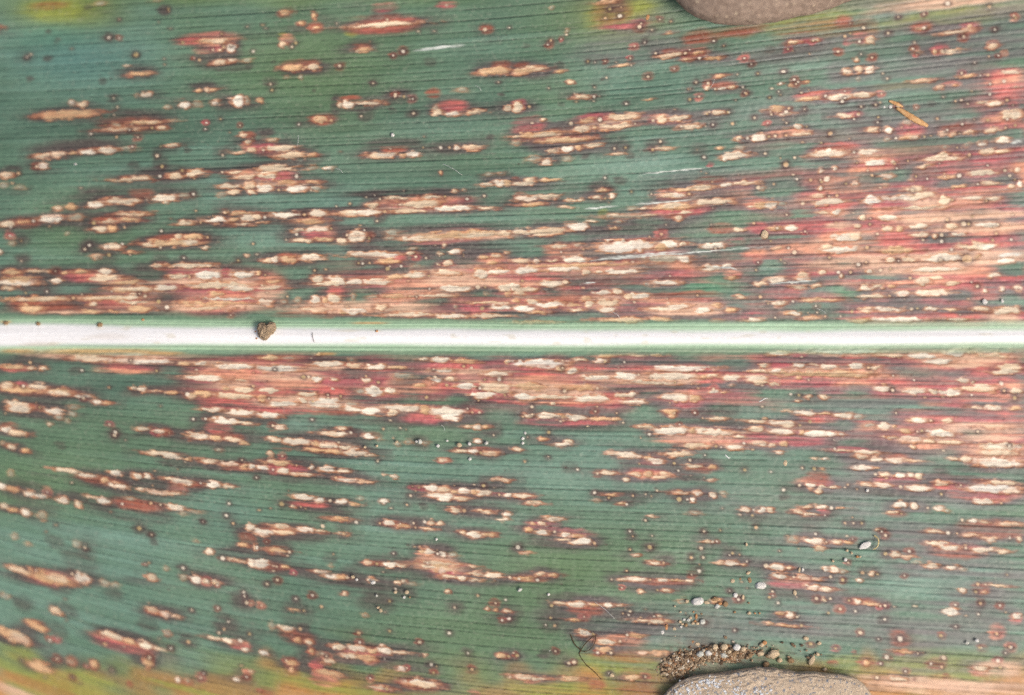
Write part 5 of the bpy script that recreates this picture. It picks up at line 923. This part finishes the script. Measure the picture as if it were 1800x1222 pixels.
straw_mat = noise_mat('straw', lin4(190, 138, 88), lin4(222, 182, 130), 1600, rough=.7)
def straw(pts, rad, label):
    q = spline([(x, y, 0) for x, y in pts], 5)
    n = len(q); rr = np.interp(np.linspace(0, 1, n), np.linspace(0, 1, len(rad)), rad)
    w = [P(a[0], a[1], max(r, 2) * .55 + 1) for a, r in zip(q, rr)]
    o = tube(w, rr * (1 + .08 * np.sin(np.arange(n) * 2.1)), straw_mat, 'straw_piece', 10, .5)
    tag(o, label, 'straw', 'two bits of straw'); return o
straw([(1562.5, 177.5), (1570, 180), (1578, 183.5), (1587, 188)], [1.8, 3.0, 3.4, 1.2], 'short thin piece of straw, upper left of the two')
straw([(1576, 189.5), (1588, 197), (1602, 206), (1618, 215), (1631, 221.5)], [2.0, 4.6, 5.6, 5.2, 2.4], 'longer thick piece of straw with a frayed lower end')

dark_fib = noise_mat('dark_fibre', lin4(58, 44, 30), lin4(92, 70, 44), 3000, rough=.6)
pale_fib = noise_mat('pale_fibre', lin4(208, 186, 120), lin4(226, 210, 160), 3000, rough=.6)
white_fib = noise_mat('white_fibre', lin4(214, 218, 210), lin4(238, 238, 232), 3000, rough=.5)

fib_root = empty('dark_fibre', P(1020, 1143, 0))
tag(fib_root, 'thin dark forked fibre curled into a loop near the lower edge', 'fibre')
def fib_part(name, pts, r, up, mat, root):
    q = spline(pts, 6)
    w = [P(a[0], a[1], (a[2] if len(a) > 2 else 0) + up) for a in q]
    n = len(w)
    o = tube(w, np.linspace(r, r * .7, n), mat, name, 6)
    if root is not None:
        o.location = [o.location[i] - root.location[i] for i in range(3)]
        o.parent = root
    return o
z4 = lambda L: [(900 + x / 4, 990 + y / 4, h) for x, y, h in L]
fib_part('strand', z4([(392, 486, 0), (412, 506, 2), (440, 570, 5), (482, 612, 5), (474, 642, 3), (520, 712, 2), (580, 765, 2), (640, 830, 0)]), .95, 1.2, dark_fib, fib_root)
fib_part('strand', z4([(482, 612, 5), (508, 575, 8), (545, 536, 10), (583, 512, 9), (586, 548, 8), (562, 594, 8), (522, 620, 6), (486, 618, 5)]), .85, 1.4, dark_fib, fib_root)

o = fib_part('curled_fibre', [(1350 + x / 4, 790 + y / 4, h) for x, y, h in [(745, 606, 0), (768, 622, 3), (778, 645, 5), (772, 676, 4), (758, 694, 2), (740, 702, 0)]], 1.3, 1.4, pale_fib, None)
tag(o, 'tiny curled yellow fibre beside the oval white chip', 'fibre')
o = fib_part('white_fibre', [(1275, 799.5, 2), (1277, 802, 3), (1281, 805, 2), (1286, 804.5, 1)], 1.3, 1.4, white_fib, None)
tag(o, 'tiny white hooked fibre on green right of a cream lesion', 'fibre')
o = fib_part('white_fibre', [(1331, 708, 0), (1338, 704.5, 2), (1344, 701, 2), (1350, 700, 1)], 1.0, 1.2, white_fib, None)
tag(o, 'short straight white fibre on green below the midrib', 'fibre')
o = fib_part('dark_hair', [(549, 585, 0), (549.5, 592, 2), (551, 598, 2), (553, 602, 0)], .5, .9, dark_fib, None)
tag(o, 'hair-thin dark thread across the white midrib', 'hair')
# stray white hairs lying on the blade
for x0, y0, x1, y1, lb in [(523, 232, 522, 258, 'fine upright white hair right of a red patch on the upper blade'), (590, 296, 602, 304, 'fine slanting white hair near a pair of cream dots'),
                       (778, 288, 812, 308, 'fine long white hair on dark green, slanting down to the right'), (1045, 1058, 1080, 1088, 'fine white hair slanting down from a double lesion above the dark fibre'),
                       (1435, 542, 1452, 552, 'fine white hair above the midrib on the right side'), (1075, 548, 1090, 560, 'fine white hair just above the middle of the midrib'), (775, 747, 782, 758, 'short white hair below a large cream blotch'),
                       (835, 150, 846, 160, 'bluish white hair left of an orange lesion near the top'), (1248, 155, 1256, 138, 'fine pale hair over a row of cream beads at the top')]:
    xm_, ym_ = (x0 + x1) / 2 + 2, (y0 + y1) / 2 - 1
    o = fib_part('white_hair', [(x0, y0, 0), (xm_, ym_, 2), (x1, y1, 0)], .30, .8, white_fib, None)
    tag(o, lb, 'hair')
